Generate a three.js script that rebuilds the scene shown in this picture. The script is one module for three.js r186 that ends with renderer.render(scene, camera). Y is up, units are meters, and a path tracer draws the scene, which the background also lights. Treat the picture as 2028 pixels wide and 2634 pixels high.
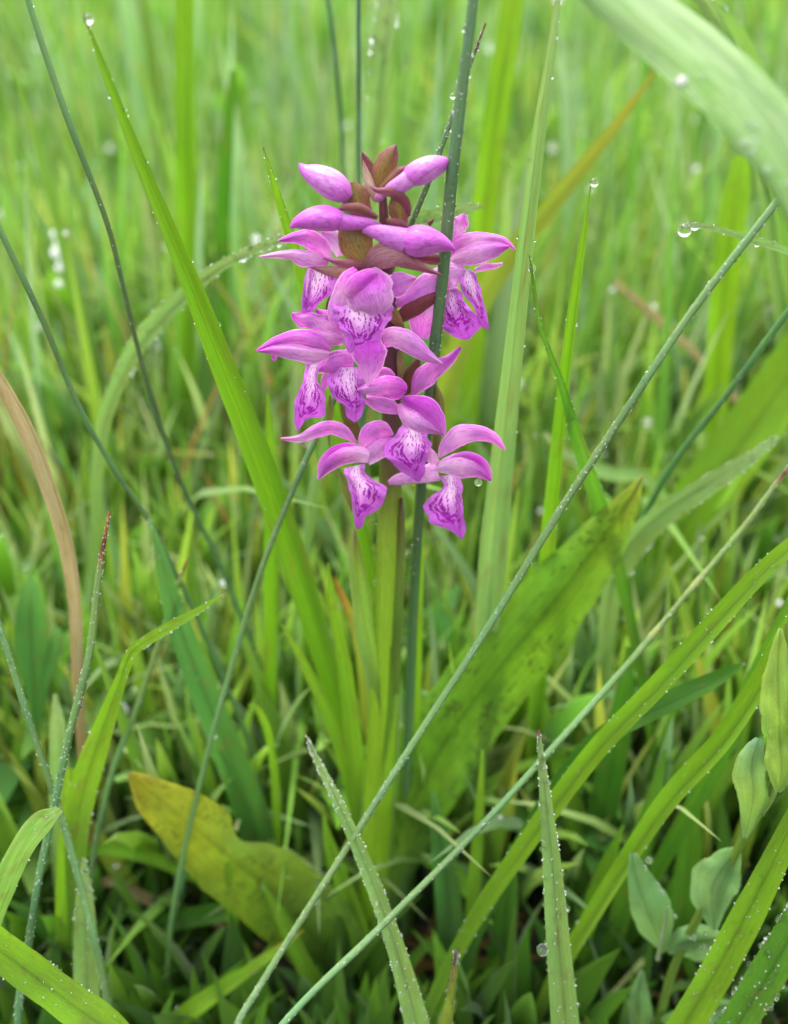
import * as THREE from 'three';
import { mergeGeometries } from 'three/addons/utils/BufferGeometryUtils.js';

// ------------------------------------------------------------------ camera, sky, sun, exposure
const scene = new THREE.Scene();
const FOV = 50, PITCH = THREE.MathUtils.degToRad(32), EYE = 0.29;      // a phone held 29 cm above the ground, tilted down
const camera = new THREE.PerspectiveCamera(FOV, 788 / 1024, 0.01, 200);
camera.position.set(0, EYE, 0);
camera.rotation.x = -PITCH;
camera.focus = 0.218;
camera.userData.fStop = 8.8;
const renderer = new THREE.WebGLRenderer({ antialias: true });
renderer.setSize(788, 1024);
renderer.toneMapping = THREE.LinearToneMapping;
renderer.toneMappingExposure = 2.95;
renderer.shadowMap.enabled = true;
{ // an overcast sky, brighter overhead, with soft cloud
  const W = 256, H = 128, data = new Float32Array(W * H * 4);
  for (let j = 0; j < H; j++) for (let i = 0; i < W; i++) {
    const el = ((j + 0.5) / H - 0.5) * Math.PI, az = (i + 0.5) / W * Math.PI * 2, s = Math.sin(el);
    let v = s >= 0 ? 0.46 + 0.86 * s : 0.14;
    if (s >= 0) v *= 1 + 0.10 * Math.sin(az * 3 + 5 * s) * Math.cos(az * 2 - 7 * s + 1) * (1 - s);
    const k = (j * W + i) * 4;
    data[k] = v * (s < 0 ? 0.8 : 0.985); data[k + 1] = v; data[k + 2] = v * (s < 0 ? 0.6 : 1.03); data[k + 3] = 1;
  }
  const t = new THREE.DataTexture(data, W, H, THREE.RGBAFormat, THREE.FloatType);
  t.mapping = THREE.EquirectangularReflectionMapping; t.magFilter = THREE.LinearFilter; t.minFilter = THREE.LinearFilter; t.needsUpdate = true;
  scene.background = t; scene.environment = t; scene.environmentIntensity = 1;
}
const sun = new THREE.DirectionalLight(0xfff4e2, 1.5);
sun.position.set(-1.0, 3.0, -1.6); sun.castShadow = true; sun.shadow.radius = 34;
Object.assign(sun.shadow.camera, { left: -3, right: 3, top: 3, bottom: -3, near: 0.1, far: 12 });
scene.add(sun);

// ------------------------------------------------------------------ helpers
function rng(seed) { let a = seed >>> 0; return () => { a = (a + 0x6D2B79F5) >>> 0; let t = Math.imul(a ^ (a >>> 15), 1 | a); t = (t + Math.imul(t ^ (t >>> 7), 61 | t)) ^ t; return ((t ^ (t >>> 14)) >>> 0) / 4294967296; }; }
const R = rng(7);
const V3 = (x, y, z) => new THREE.Vector3(x, y, z);
const lerp = (a, b, t) => a + (b - a) * t, clamp = (x, a = 0, b = 1) => Math.min(b, Math.max(a, x));
const smooth = (a, b, x) => { const t = clamp((x - a) / (b - a)); return t * t * (3 - 2 * t); };
function hash3(x, y, z) { let h = Math.imul(x, 374761393) ^ Math.imul(y, 668265263) ^ Math.imul(z, 2147483647 - 1274126177); h = Math.imul(h ^ (h >>> 13), 1274126177); return ((h ^ (h >>> 16)) >>> 0) / 4294967296; }
function noise(x, y, z = 0) {
  const X = Math.floor(x), Y = Math.floor(y), Z = Math.floor(z), f = t => t * t * (3 - 2 * t), u = f(x - X), v = f(y - Y), w = f(z - Z);
  const c = (i, j, k) => hash3(X + i, Y + j, Z + k);
  return lerp(lerp(lerp(c(0, 0, 0), c(1, 0, 0), u), lerp(c(0, 1, 0), c(1, 1, 0), u), v), lerp(lerp(c(0, 0, 1), c(1, 0, 1), u), lerp(c(0, 1, 1), c(1, 1, 1), u), v), w);
}
const fbm = (x, y, z = 0) => 0.55 * noise(x, y, z) + 0.3 * noise(x * 2.1, y * 2.1, z + 7) + 0.15 * noise(x * 4.3, y * 4.3, z + 13);
const colorCache = {};
const C = (hex) => colorCache[hex] || (colorCache[hex] = new THREE.Color(hex));
// A point of the place: picture position (of 2028 x 2634) of the thing on its plane, and that plane's distance D in metres ahead of the phone.
const FPX = 1317 / Math.tan(THREE.MathUtils.degToRad(FOV / 2)), SP = Math.sin(PITCH), CP = Math.cos(PITCH);
function at(px, py, D) {
  const x = (px - 1014) / FPX, y = (1317 - py) / FPX;
  const ahead = CP + y * SP, down = -SP + y * CP;
  let s = D / ahead;
  if (EYE + down * s < 0.002 && down < 0) s = (EYE - 0.002) / -down;
  return V3(x * s, EYE + down * s, -ahead * s);
}
const depthOf = p => (p.y - EYE) * -SP + -p.z * CP;
const K = 2028 / 1682, PLANE = 0.209;                                   // PLANE: where the orchid stands
const FF = (x, y, D) => at(x * K, y * K, D);
const FA = (x, y, d) => at(620 + x * 740 / 1682, 350 + y * 740 / 1682, PLANE - d / 1000);   // upper flowers, d = mm in front of the stem
const FB = (x, y, d) => at(620 + x * 740 / 1682, 850 + y * 740 / 1682, PLANE - d / 1000);   // lower flowers
function curve1(a) { // smooth interpolation of a list of numbers
  if (a.length < 2) return () => a[0];
  return t => {
    const n = a.length - 1, x = clamp(t) * n, i = Math.min(n - 1, Math.floor(x)), f = x - i;
    const p0 = a[Math.max(0, i - 1)], p1 = a[i], p2 = a[i + 1], p3 = a[Math.min(n, i + 2)];
    return 0.5 * (2 * p1 + (p2 - p0) * f + (2 * p0 - 5 * p1 + 4 * p2 - p3) * f * f + (3 * p1 - p0 - 3 * p2 + p3) * f * f * f);
  };
}
function ramp(list, t) { // colours along 0..1
  const n = list.length - 1; if (n === 0) return C(list[0]).clone();
  const x = clamp(t) * n, i = Math.min(n - 1, Math.floor(x));
  return C(list[i]).clone().lerp(C(list[i + 1]), x - i);
}
function gridGeometry(nV, nU, fn, closed = false) { // fn(v, u) -> {p, c}
  const pos = [], col = [], uv = [], idx = [];
  for (let j = 0; j <= nV; j++) for (let i = 0; i <= nU; i++) {
    const o = fn(j / nV, i / nU);
    pos.push(o.p.x, o.p.y, o.p.z); col.push(o.c.r, o.c.g, o.c.b); uv.push(...(o.uv || [i / nU, 1 - j / nV]));
  }
  for (let j = 0; j < nV; j++) for (let i = 0; i < nU; i++) { const a = j * (nU + 1) + i, b = a + nU + 1; idx.push(a, b, a + 1, a + 1, b, b + 1); }
  const g = new THREE.BufferGeometry();
  g.setAttribute('position', new THREE.Float32BufferAttribute(pos, 3));
  g.setAttribute('color', new THREE.Float32BufferAttribute(col, 3));
  g.setAttribute('uv', new THREE.Float32BufferAttribute(uv, 2));
  g.setIndex(idx); g.computeVertexNormals();
  if (closed) { const n = g.attributes.normal; for (let j = 0; j <= nV; j++) { const a = j * (nU + 1), b = a + nU, v = V3(n.getX(a) + n.getX(b), n.getY(a) + n.getY(b), n.getZ(a) + n.getZ(b)).normalize(); n.setXYZ(a, v.x, v.y, v.z); n.setXYZ(b, v.x, v.y, v.z); } }
  return g;
}
function pathOf(pts) {
  const xs = curve1(pts.map(p => p[0])), ys = curve1(pts.map(p => p[1])), ds = curve1(pts.map(p => p[2]));
  return t => { const e = 1e-3, tx = xs(t + e) - xs(t - e) || 1e-6, ty = ys(t + e) - ys(t - e), l = Math.hypot(tx, ty) || 1; return { x: xs(t), y: ys(t), d: ds(t), tx: tx / l, ty: ty / l }; };
}
// A petal, lip, bract or leaf: midrib points [x, y, depth], widths to either side, cup = how far the edges fall back.
function sheet(F, o) {
  const P = pathOf(o.p), A = curve1(o.a || o.w), B = curve1(o.b || o.w), cup = curve1([].concat(o.cup ?? 1)), nV = o.nV || 26, nU = o.nU || 12;
  const unit = o.unit || 1, ruf = o.ruf || 0, seed = o.p[0][0] * 0.013 + o.p[0][1] * 0.007, tilt = o.tilt || 0;
  return gridGeometry(nV, nU, (t, u) => {
    const q = P(t), s = u * 2 - 1, w = Math.max(0, s < 0 ? A(t) : B(t)), k = -s;
    const side = s > 0 ? 3 : 8, wob = 1 + (o.wob ?? 0.06) * (noise(t * 9 + seed, side, seed) - 0.5) * 2 + 0.035 * (noise(t * 34 + seed, side, seed) - 0.5) * 2;
    const x = q.x + q.ty * k * w * wob, y = q.y - q.tx * k * w * wob;
    const fold = o.fold ? Math.abs(s) * o.fold : 0;
    const dd = -cup(t) * s * s * unit - fold * unit + tilt * s * unit + ruf * unit * Math.pow(Math.abs(s), 2) * Math.sin(t * 15 + s * 3 + seed * 9);
    const c = ramp(o.col, t);
    if (o.edge) c.lerp(C(o.edge), 0.75 * Math.pow(Math.abs(s), 3));
    if (o.mid) c.lerp(C(o.mid), 0.7 * Math.exp(-s * s * 14));
    if (o.rim) c.lerp(C('#f6dcf4'), 0.45 * smooth(0.86, 1, Math.abs(s)));
    const m = 0.88 + 0.24 * fbm(t * 5 + seed, s * 2, seed); c.multiplyScalar(m);
    return { p: F(x, y, q.d + (F === FF ? -dd : dd)), c };
  });
}
// A closed rounded body (bud, spur, ovary, stem) along a path.
function body(F, o) {
  const P = pathOf(o.p), W = curve1(o.w), nV = o.nV || 22, nU = o.nU || 16, mm = o.mm || 1 / 30, seed = o.p[0][0] * 0.01;
  return gridGeometry(nV, nU, (t, u) => {
    const q = P(t), w = Math.max(0.2, W(t)), a = u * Math.PI * 2;
    const lob = 1 + (o.lobes || 0) * Math.cos(a * 3 + 0.7 + t);
    const k = Math.cos(a) * w * lob, dd = Math.sin(a) * w * mm * (o.flat || 1) * lob;
    const c = ramp(o.col, t).multiplyScalar(0.86 + 0.28 * fbm(t * 6 + seed, Math.cos(a) * 1.5, Math.sin(a) * 1.5));
    if (o.seam) for (const k0 of [0.9, 2.9, 4.4, 5.6]) c.lerp(C(o.seam), 0.75 * Math.exp(-Math.pow((((a - k0 - 0.5 * Math.sin(t * 3 + k0)) / 0.13)), 2)) * smooth(1, 0.6, t));
    if (o.under) c.lerp(C(o.under), 0.6 * smooth(0.1, 0.9, -Math.cos(a) * Math.sign(q.tx || 1)));
    return { p: F(q.x + q.ty * k, q.y - q.tx * k, q.d + (F === FF ? -dd : dd)), c };
  }, true);
}
// ------------------------------------------------------------------ textures and materials
function canvasTex(w, h, draw, srgb = true) {
  const c = document.createElement('canvas'); c.width = w; c.height = h; const g = c.getContext('2d'); draw(g, w, h);
  const t = new THREE.CanvasTexture(c); if (srgb) t.colorSpace = THREE.SRGBColorSpace; t.wrapS = t.wrapT = THREE.RepeatWrapping; t.magFilter = THREE.LinearFilter; return t;
}
const bladeMap = (seed, strength) => canvasTex(256, 1024, (g, w, h) => { // parallel veins with slow change of tone
  const im = g.createImageData(w, h);
  for (let j = 0; j < h; j++) for (let i = 0; i < w; i++) {
    const u = i / w, v = j / h * 8;
    let t = 0.86 + strength * (Math.sin(u * Math.PI * 26 + 3 * noise(u * 5, v * .3, seed)) * 0.22 + (noise(u * 60, v * 0.4, seed) - 0.5)) * 0.5 + 0.16 * (noise(u * 4, v * 0.8, seed + 3) - 0.5) + 0.1 * (noise(u * 90, v * 12, seed + 9) - 0.5);
    t -= 0.10 * Math.exp(-Math.pow((u - 0.5) * 22, 2));
    const warm = 0.08 * (noise(u * 3, v * 0.7, seed + 20) - 0.5), k = (j * w + i) * 4;
    im.data[k] = 255 * clamp(t + warm); im.data[k + 1] = 255 * clamp(t); im.data[k + 2] = 255 * clamp(t - warm); im.data[k + 3] = 255;
  }
  g.putImageData(im, 0, 0);
});
const grassMapA = bladeMap(1, 0.16), grassMapB = bladeMap(5, 0.1);
const petalBump = canvasTex(256, 256, (g, w, h) => { const im = g.createImageData(w, h); for (let j = 0; j < h; j++) for (let i = 0; i < w; i++) { const t = 0.5 + 0.5 * (noise(i / 2.6, j / 4, 2) - 0.5) + 0.35 * (noise(i / 14, j / 50, 4) - 0.5) + 0.5 * (noise(i / 40, j / 40, 8) - 0.5), k = (j * w + i) * 4; im.data[k] = im.data[k + 1] = im.data[k + 2] = 255 * clamp(t); im.data[k + 3] = 255; } g.putImageData(im, 0, 0); }, false);
const petalMap = canvasTex(256, 256, (g, w, h) => {
  g.fillStyle = '#fff'; g.fillRect(0, 0, w, h); const r = rng(11);
  for (let i = 0; i < 900; i++) { g.fillStyle = `rgba(${r() < .5 ? '255,255,255' : '170,80,180'},${0.05 + r() * 0.1})`; g.beginPath(); g.ellipse(r() * w, r() * h, 2 + r() * 5, 4 + r() * 12, 0, 0, 7); g.fill(); }
  for (let i = 0; i < 15; i++) { g.strokeStyle = `rgba(150,30,150,${0.2 + r() * 0.2})`; g.lineWidth = 0.8 + r() * 1.4; g.beginPath(); const x = w * (0.5 + (i - 7) / 15); g.moveTo(lerp(w / 2, x, 0.6), 0); g.bezierCurveTo(x + r() * 10 - 5, h * 0.3, x + r() * 10 - 5, h * 0.7, lerp(w / 2, x, 0.75), h); g.stroke(); }
});
const bractMap = canvasTex(256, 256, (g, w, h) => { // papery bract: netted brown veins
  g.fillStyle = '#fff'; g.fillRect(0, 0, w, h); const r = rng(17);
  for (let i = 0; i < 700; i++) { g.fillStyle = `rgba(${r() < .5 ? '255,250,225' : '120,70,50'},${0.05 + r() * 0.1})`; g.beginPath(); g.ellipse(r() * w, r() * h, 2 + r() * 5, 3 + r() * 12, 0, 0, 7); g.fill(); }
  for (let i = 0; i < 13; i++) { g.strokeStyle = `rgba(70,25,30,${0.25 + r() * 0.25})`; g.lineWidth = 1.5 + r() * 2.5; const x = w * (i + 0.5) / 13; g.beginPath(); g.moveTo(lerp(w / 2, x, 0.5), 0); g.bezierCurveTo(x + r() * 12 - 6, h * 0.3, x + r() * 12 - 6, h * 0.7, lerp(w / 2, x, 0.75), h); g.stroke(); for (let k = 0; k < 5; k++) { const y = r() * h; g.lineWidth = 1; g.beginPath(); g.moveTo(x, y); g.lineTo(x + 20 * (r() - .5) + 10, y + 14 * (r() - .5)); g.stroke(); } }
});
const lipMap = seed => canvasTex(512, 512, (g, w, h) => { // printed pattern of an orchid lip: pale throat, magenta dashes and loops
  const r = rng(seed);
  const im = g.createImageData(w, h);
  for (let j = 0; j < h; j++) for (let i = 0; i < w; i++) {
    const u = (i / w - 0.5) * 2, v = j / h, pale = Math.exp(-Math.pow(u / 0.6, 2)) * (1 - smooth(0.25, 0.8, v)), n = fbm(i / 40, j / 40, seed), k = (j * w + i) * 4;
    const c = [lerp(206, 248, pale), lerp(106, 214, pale), lerp(217, 244, pale)].map(x => x * (0.86 + 0.26 * n));
    im.data[k] = Math.min(255, c[0]); im.data[k + 1] = Math.min(255, c[1]); im.data[k + 2] = Math.min(255, c[2]); im.data[k + 3] = 255;
  }
  g.putImageData(im, 0, 0);
  g.lineCap = 'round';
  const ink = a => `rgba(${140 + r() * 20 | 0},${8 + r() * 20 | 0},${150 + r() * 15 | 0},${a})`;
  for (let row = 0; row < 9; row++) for (let k = 0; k < 9; k++) { // dashes fanning down from the throat
    if (r() < 0.34) continue;
    const v = 0.03 + row * 0.062 + (r() - 0.5) * 0.04, u = (k - 4) / 4.6 * (0.8 + 0.15 * v) + (r() - 0.5) * 0.08, x = w * (0.5 + u * 0.5), y = h * v, len = h * (0.012 + 0.035 * r());
    g.strokeStyle = ink(0.75); g.lineWidth = 9 + r() * 8; g.beginPath(); g.moveTo(x, y); g.lineTo(x + u * len * 0.8 + (r() - 0.5) * 8, y + len); g.stroke();
  }
  for (let ring = 0; ring < 2; ring++) { // broken double loop
    const rx = w * (0.34 - ring * 0.13), ry = h * (0.30 - ring * 0.10), cx = w * 0.5, cy = h * 0.48;
    for (let k = 0; k < 30; k++) {
      if (r() < 0.3) continue;
      const a0 = -0.5 + k / 30 * 4.2, a1 = a0 + 0.16 + r() * 0.1, q = 1 + (r() - 0.5) * 0.4;
      g.strokeStyle = ink(0.8); g.lineWidth = 14 + r() * 10; g.beginPath(); g.moveTo(cx + Math.cos(a0) * rx * q, cy + Math.sin(a0) * ry * q); g.lineTo(cx + Math.cos(a1) * rx * q * 1.02, cy + Math.sin(a1) * ry * q); g.stroke();
    }
  }
  for (let k = 0; k < 14; k++) { const x = w * (0.2 + r() * 0.6), y = h * (0.45 + r() * 0.4); g.strokeStyle = ink(0.6); g.lineWidth = 7 + r() * 8; g.beginPath(); g.moveTo(x, y); g.lineTo(x + (r() - 0.5) * 30, y + r() * 34); g.stroke(); }
});
const lipMaps = [lipMap(3), lipMap(14), lipMap(29)];
const spotMap = seed => canvasTex(256, 1024, (g, w, h) => { // broad orchid leaf: veins and small dark flecks
  const im = g.createImageData(w, h);
  for (let j = 0; j < h; j++) for (let i = 0; i < w; i++) {
    const u = i / w, v = j / h, k = (j * w + i) * 4;
    const vein = 0.012 * Math.sin(u * Math.PI * 22 + 2 * noise(u * 4, v * 5, 1)) + 0.05 * (noise(u * 40, v * 8, seed) - 0.5) - 0.1 * Math.exp(-Math.pow((u - 0.5) * 26, 2));
    let t = 0.84 + vein + 0.24 * (fbm(u * 6, v * 38, seed) - 0.5);
    const f = fbm(u * 13, v * 84, seed + 4), spot = smooth(0.6, 0.76, f) * 0.24 * smooth(0.35, 0.6, noise(u * 4, v * 12, seed + 2)); t *= 1 - spot;
    const warm = 0.16 * (fbm(u * 3, v * 7, seed + 8) - 0.5) + spot * 0.25;
    im.data[k] = 255 * clamp(t * (1 + warm)); im.data[k + 1] = 255 * clamp(t); im.data[k + 2] = 255 * clamp(t * (1 - warm)); im.data[k + 3] = 255;
  }
  g.putImageData(im, 0, 0);
});
const wetMap = canvasTex(512, 1024, (g, w, h) => { // waxy pale leaf with patches where the wax is wetted through
  const im = g.createImageData(w, h);
  for (let j = 0; j < h; j++) for (let i = 0; i < w; i++) {
    const u = i / w, v = j / h, k = (j * w + i) * 4;
    const f = fbm(u * 8 + 1.5 * noise(u * 3, v * 9, 2), v * 13, 31), wet = 0.5 * smooth(0.60, 0.615, f + 0.10 * (smooth(0.16, 0.4, v) - 0.7) + 0.02 * noise(u * 60, v * 60, 6));
    const vein = 0.07 * Math.sin(u * Math.PI * 70) + 0.26 * (noise(u * 60, v * 2, 8) - 0.5) + 0.1 * (noise(u * 9, v * 2, 9) - 0.5);
    const dry = [0.93, 0.97, 0.83], damp = [0.70, 0.86, 0.46];
    for (let c = 0; c < 3; c++) im.data[k + c] = 255 * clamp(lerp(dry[c], damp[c], wet) * (0.95 + vein)); im.data[k + 3] = 255;
  }
  g.putImageData(im, 0, 0);
});
const bump = canvasTex(256, 256, (g, w, h) => { const im = g.createImageData(w, h); for (let j = 0; j < h; j++) for (let i = 0; i < w; i++) { const t = 0.5 + 0.14 * Math.sin(i / w * Math.PI * 26) + 0.4 * (fbm(i / 9, j / 24, 2) - 0.5), k = (j * w + i) * 4; im.data[k] = im.data[k + 1] = im.data[k + 2] = 255 * clamp(t); im.data[k + 3] = 255; } g.putImageData(im, 0, 0); }, false);
function leafMat(map, o = {}) { return new THREE.MeshPhysicalMaterial({ color: 0xffffff, map, vertexColors: true, side: THREE.DoubleSide, roughness: 1, transmission: o.t ?? 0.5, thickness: 0, clearcoat: o.coat ?? 0.14, clearcoatRoughness: o.cr ?? 0.32, bumpMap: o.bm || bump, bumpScale: o.bump ?? 0.00006, specularIntensity: 0.28 }); }
const M = {
  grassA: leafMat(grassMapA), grassB: leafMat(grassMapB, { coat: 0.28 }), dewy: leafMat(grassMapB, { t: 0.4, coat: 0.4, cr: 0.4 }),
  wet: leafMat(wetMap, { t: 0.4, coat: 0.7, cr: 0.3 }), spotA: leafMat(spotMap(3), { coat: 0.12, t: 0.5 }), spotB: leafMat(spotMap(9), { coat: 0.12, t: 0.5 }),
  petal: leafMat(petalMap, { t: 0.36, coat: 0.3, cr: 0.3, bump: 0.00013, bm: petalBump }), lips: lipMaps.map(m => leafMat(m, { t: 0.36, coat: 0.3, cr: 0.3, bump: 0.00016, bm: petalBump })),
  bract: leafMat(bractMap, { t: 0.34, coat: 0.35, cr: 0.35, bump: 0.00012, bm: petalBump }),
  bud: new THREE.MeshPhysicalMaterial({ map: petalMap, vertexColors: true, roughness: 0.55, clearcoat: 0.3, clearcoatRoughness: 0.3, bumpMap: petalBump, bumpScale: 0.00016, sheen: 0.3, sheenColor: new THREE.Color(0.8, 0.5, 0.8), side: THREE.DoubleSide }),
  stem: new THREE.MeshPhysicalMaterial({ map: grassMapB, vertexColors: true, roughness: 0.5, clearcoat: 0.3, clearcoatRoughness: 0.3, bumpMap: bump, bumpScale: 0.00005, side: THREE.DoubleSide }),
  rush: new THREE.MeshPhysicalMaterial({ map: grassMapA, vertexColors: true, roughness: 0.62, clearcoat: 0.08, clearcoatRoughness: 0.4, bumpMap: bump, bumpScale: 0.00006 }),
  water: new THREE.MeshPhysicalMaterial({ color: 0xffffff, roughness: 0.02, transmission: 1, thickness: 0.001, ior: 1.36 }),
  dew: new THREE.MeshPhysicalMaterial({ color: 0xffffff, roughness: 0.04, transmission: 0.76, thickness: 0.001, ior: 1.4 }),
  clear: new THREE.MeshPhysicalMaterial({ color: 0xf2fff0, roughness: 0.03, transmission: 0.92, thickness: 0.001, ior: 1.3 }),
  glintWhite: new THREE.MeshPhysicalMaterial({ color: 0xf4f8f4, roughness: 0.15, transmission: 0.25, thickness: 0.001, ior: 1.33 }),  // near-white colour paints a sky glint into the added beads
  field: new THREE.MeshPhysicalMaterial({ vertexColors: true, side: THREE.DoubleSide, roughness: 1, transmission: 0.5, thickness: 0, clearcoat: 0.16, clearcoatRoughness: 0.3, specularIntensity: 0.25 }),
};

// ------------------------------------------------------------------ things and parts
const used = {};
function numbered(n) { const k = used[n] = (used[n] ?? -1) + 1; return k ? `${n}_${String(k).padStart(3, '0')}` : n; }
function thing(name, label, category, group, kind) {
  const o = new THREE.Group(); o.name = numbered(name); o.userData = { label, category };
  if (group) o.userData.group = group; if (kind) o.userData.kind = kind; scene.add(o); return o;
}
function part(parent, name, geo, mat, label, kind) {
  const m = new THREE.Mesh(geo, mat); m.name = name; m.castShadow = m.receiveShadow = true;
  if (label) m.userData.label = label; if (kind) m.userData.kind = kind; parent.add(m); return m;
}
const partNo = {};
const pn = n => { const k = partNo[n] = (partNo[n] ?? -1) + 1; return k ? `${n}_${String(k).padStart(3, '0')}` : n; };
function settle(g, origin) { g.position.copy(origin); g.children.forEach(c => { if (c.isMesh) c.geometry.translate(-origin.x, -origin.y, -origin.z); else c.position.sub(origin); }); }
const bead = new THREE.IcosahedronGeometry(1, 2), beadFine = new THREE.SphereGeometry(1, 24, 16);
function beads(list, geo = bead) { // [{p, r, n?}] -> one geometry of drops, flattened a little where they sit
  return mergeGeometries(list.map(({ p, r, n }) => { const g = geo.clone(); g.deleteAttribute('uv'); const s = n ? 0.75 : 1; g.scale(r, r * s, r); if (n) g.applyQuaternion(new THREE.Quaternion().setFromUnitVectors(V3(0, 1, 0), n)); g.translate(p.x, p.y, p.z); return g; }));
}

// ------------------------------------------------------------------ the ground
{
  const g = new THREE.PlaneGeometry(3.2, 3.2, 160, 160); g.rotateX(-Math.PI / 2); g.translate(0, 0, -1.0);
  const p = g.attributes.position, col = [];
  for (let i = 0; i < p.count; i++) {
    const x = p.getX(i), z = p.getZ(i), edge = smooth(1.6, 1.3, Math.max(Math.abs(x), Math.abs(z + 1)));
    p.setY(i, -0.004 + edge * (0.012 * (fbm(x * 30, z * 30, 3) - 0.5) + 0.006 * (noise(x * 120, z * 120, 5) - 0.5)));
    const moss = smooth(0.48, 0.62, fbm(x * 22, z * 22, 9)), c = C('#231a12').clone().lerp(C('#2e3a16'), 0.5 * moss).multiplyScalar(0.6 + 0.7 * noise(x * 200, z * 200, 1)); col.push(c.r, c.g, c.b);
  }
  g.setAttribute('color', new THREE.Float32BufferAttribute(col, 3)); g.computeVertexNormals();
  const soil = part(scene, 'ground', g, new THREE.MeshStandardMaterial({ vertexColors: true, roughness: 0.8 })); soil.userData.kind = 'structure';
  const far = new THREE.RingGeometry(1.2, 90, 64, 6); far.rotateX(-Math.PI / 2); far.translate(0, -0.012, -1.0);
  const t = part(scene, 'ground', far, new THREE.MeshStandardMaterial({ color: C('#41552a'), roughness: 1 })); t.name = 'ground_001'; t.userData.kind = 'structure';
}

// ------------------------------------------------------------------ the meadow: what nobody could count
function bladeGeo(h, w, bend, az, tw, x0, z0, col) { // one simple leaf of grass
  const nV = 6, pos = [], c = [], idx = [], ca = Math.cos(az), sa = Math.sin(az);
  for (let j = 0; j <= nV; j++) {
    const t = j / nV, y = h * t * (1 - 0.18 * bend * t * t), out = bend * h * 0.55 * t * t, ww = w * (1 - Math.pow(t, 2.2)) * (0.6 + 0.9 * t * (1 - t) + 0.2), a = az + Math.PI / 2 + tw * t;
    for (let i = -1; i <= 1; i++) {
      const s = i * ww * 0.5, fold = (i === 0 ? -0.25 : 0.1) * ww;
      pos.push(x0 + ca * (out + fold) + Math.cos(a) * s, y, z0 + sa * (out + fold) + Math.sin(a) * s);
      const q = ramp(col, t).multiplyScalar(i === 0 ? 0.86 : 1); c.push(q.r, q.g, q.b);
    }
  }
  for (let j = 0; j < nV; j++) for (let i = 0; i < 2; i++) { const a = j * 3 + i, b = a + 3; idx.push(a, b, a + 1, a + 1, b, b + 1); }
  const g = new THREE.BufferGeometry(); g.setAttribute('position', new THREE.Float32BufferAttribute(pos, 3)); g.setAttribute('color', new THREE.Float32BufferAttribute(c, 3)); g.setIndex(idx); g.computeVertexNormals(); return g;
}
function tuftGeo(seed, n, h, w, bend, spread, palette) {
  const r = rng(seed), list = [];
  for (let i = 0; i < n; i++) list.push(bladeGeo(h * (0.55 + 0.45 * r()), w * (0.6 + 0.8 * r()), bend * (0.15 + r() * r() * 1.3), r() * 7, (r() - 0.5) * 2.2, (r() - 0.5) * spread, (r() - 0.5) * spread, palette[Math.floor(r() * palette.length)]));
  return mergeGeometries(list);
}
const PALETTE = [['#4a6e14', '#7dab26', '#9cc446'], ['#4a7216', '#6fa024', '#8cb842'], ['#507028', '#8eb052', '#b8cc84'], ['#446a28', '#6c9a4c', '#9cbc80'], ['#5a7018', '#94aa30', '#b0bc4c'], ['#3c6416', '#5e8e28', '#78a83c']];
const DRY = [['#6a5230', '#a08048', '#b89a5e'], ['#5c4426', '#8a6a3c', '#a88452']];
const field = { tufts: [], dew: [] };
function scatter(parent, name, geos, count, place, tint, lean = 0.3) { // place(r) -> {x, z, s, sy} or null
  const r = rng(count + geos.length * 131), mats = geos.map(() => []), cols = geos.map(() => []), m4 = new THREE.Matrix4(), q = new THREE.Quaternion(), e = new THREE.Euler();
  for (let i = 0; i < count; i++) {
    const p = place(r); if (!p) continue;
    const k = Math.floor(r() * geos.length);
    e.set((r() - .5) * lean, r() * 7, (r() - .5) * lean); q.setFromEuler(e);
    m4.compose(V3(p.x, p.y || -0.004, p.z), q, V3(p.s, p.sy ?? p.s, p.s)); mats[k].push(m4.clone());
    const v = 0.62 + 0.62 * r(), w = 0.86 + 0.28 * r(); cols[k].push(new THREE.Color(v * w * (tint?.[0] ?? 1), v * (tint?.[1] ?? 1), v * (tint?.[2] ?? 1)));
  }
  geos.forEach((g, k) => {
    if (!mats[k].length) return;
    const im = new THREE.InstancedMesh(g, M.field, mats[k].length); im.name = pn(name); im.userData.kind = 'stuff';
    mats[k].forEach((m, i) => { im.setMatrixAt(i, m); im.setColorAt(i, cols[k][i]); });
    parent.add(im); field.tufts.push({ g, mats: mats[k] });
  });
}
const halfW = D => 0.36 * D + 0.03;                                     // half the width in view at distance D
const clear = (x, D) => Math.hypot(x + 0.004, D - PLANE) < 0.012 || (D < 0.232 && D > 0.193 && x > -0.05 && x < 0.055);
{ // low cushion of fine leaves and moss between the stems
  const low = thing('undergrowth', 'low dense undergrowth of small leaves between the grass stems', 'undergrowth', null, 'stuff');
  const geos = [1, 2, 3].map(k => tuftGeo(100 + k, 8, 0.034, 0.0095, 0.9, 0.022, [['#2f4c16', '#467020', '#548028'], ['#35522a', '#4c7644', '#5c8a50'], ['#3a5818', '#5a8420', '#6c962c'], ['#2c4820', '#3e6a30', '#4e7c3c']]));
  scatter(low, 'leaf_cushion', geos, 5200, r => { const D = 0.12 + 0.7 * Math.pow(r(), 0.9), x = (r() * 2 - 1) * (halfW(D) * 1.5); if (clear(x, D) || fbm(x * 30 + 5, D * 30, 2) < 0.42) return null; const s = 0.5 + 0.9 * r(); return { x, z: -D, s: D < 0.24 ? s * 0.6 : s }; }, [0.7, 0.78, 0.52]);
}
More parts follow.
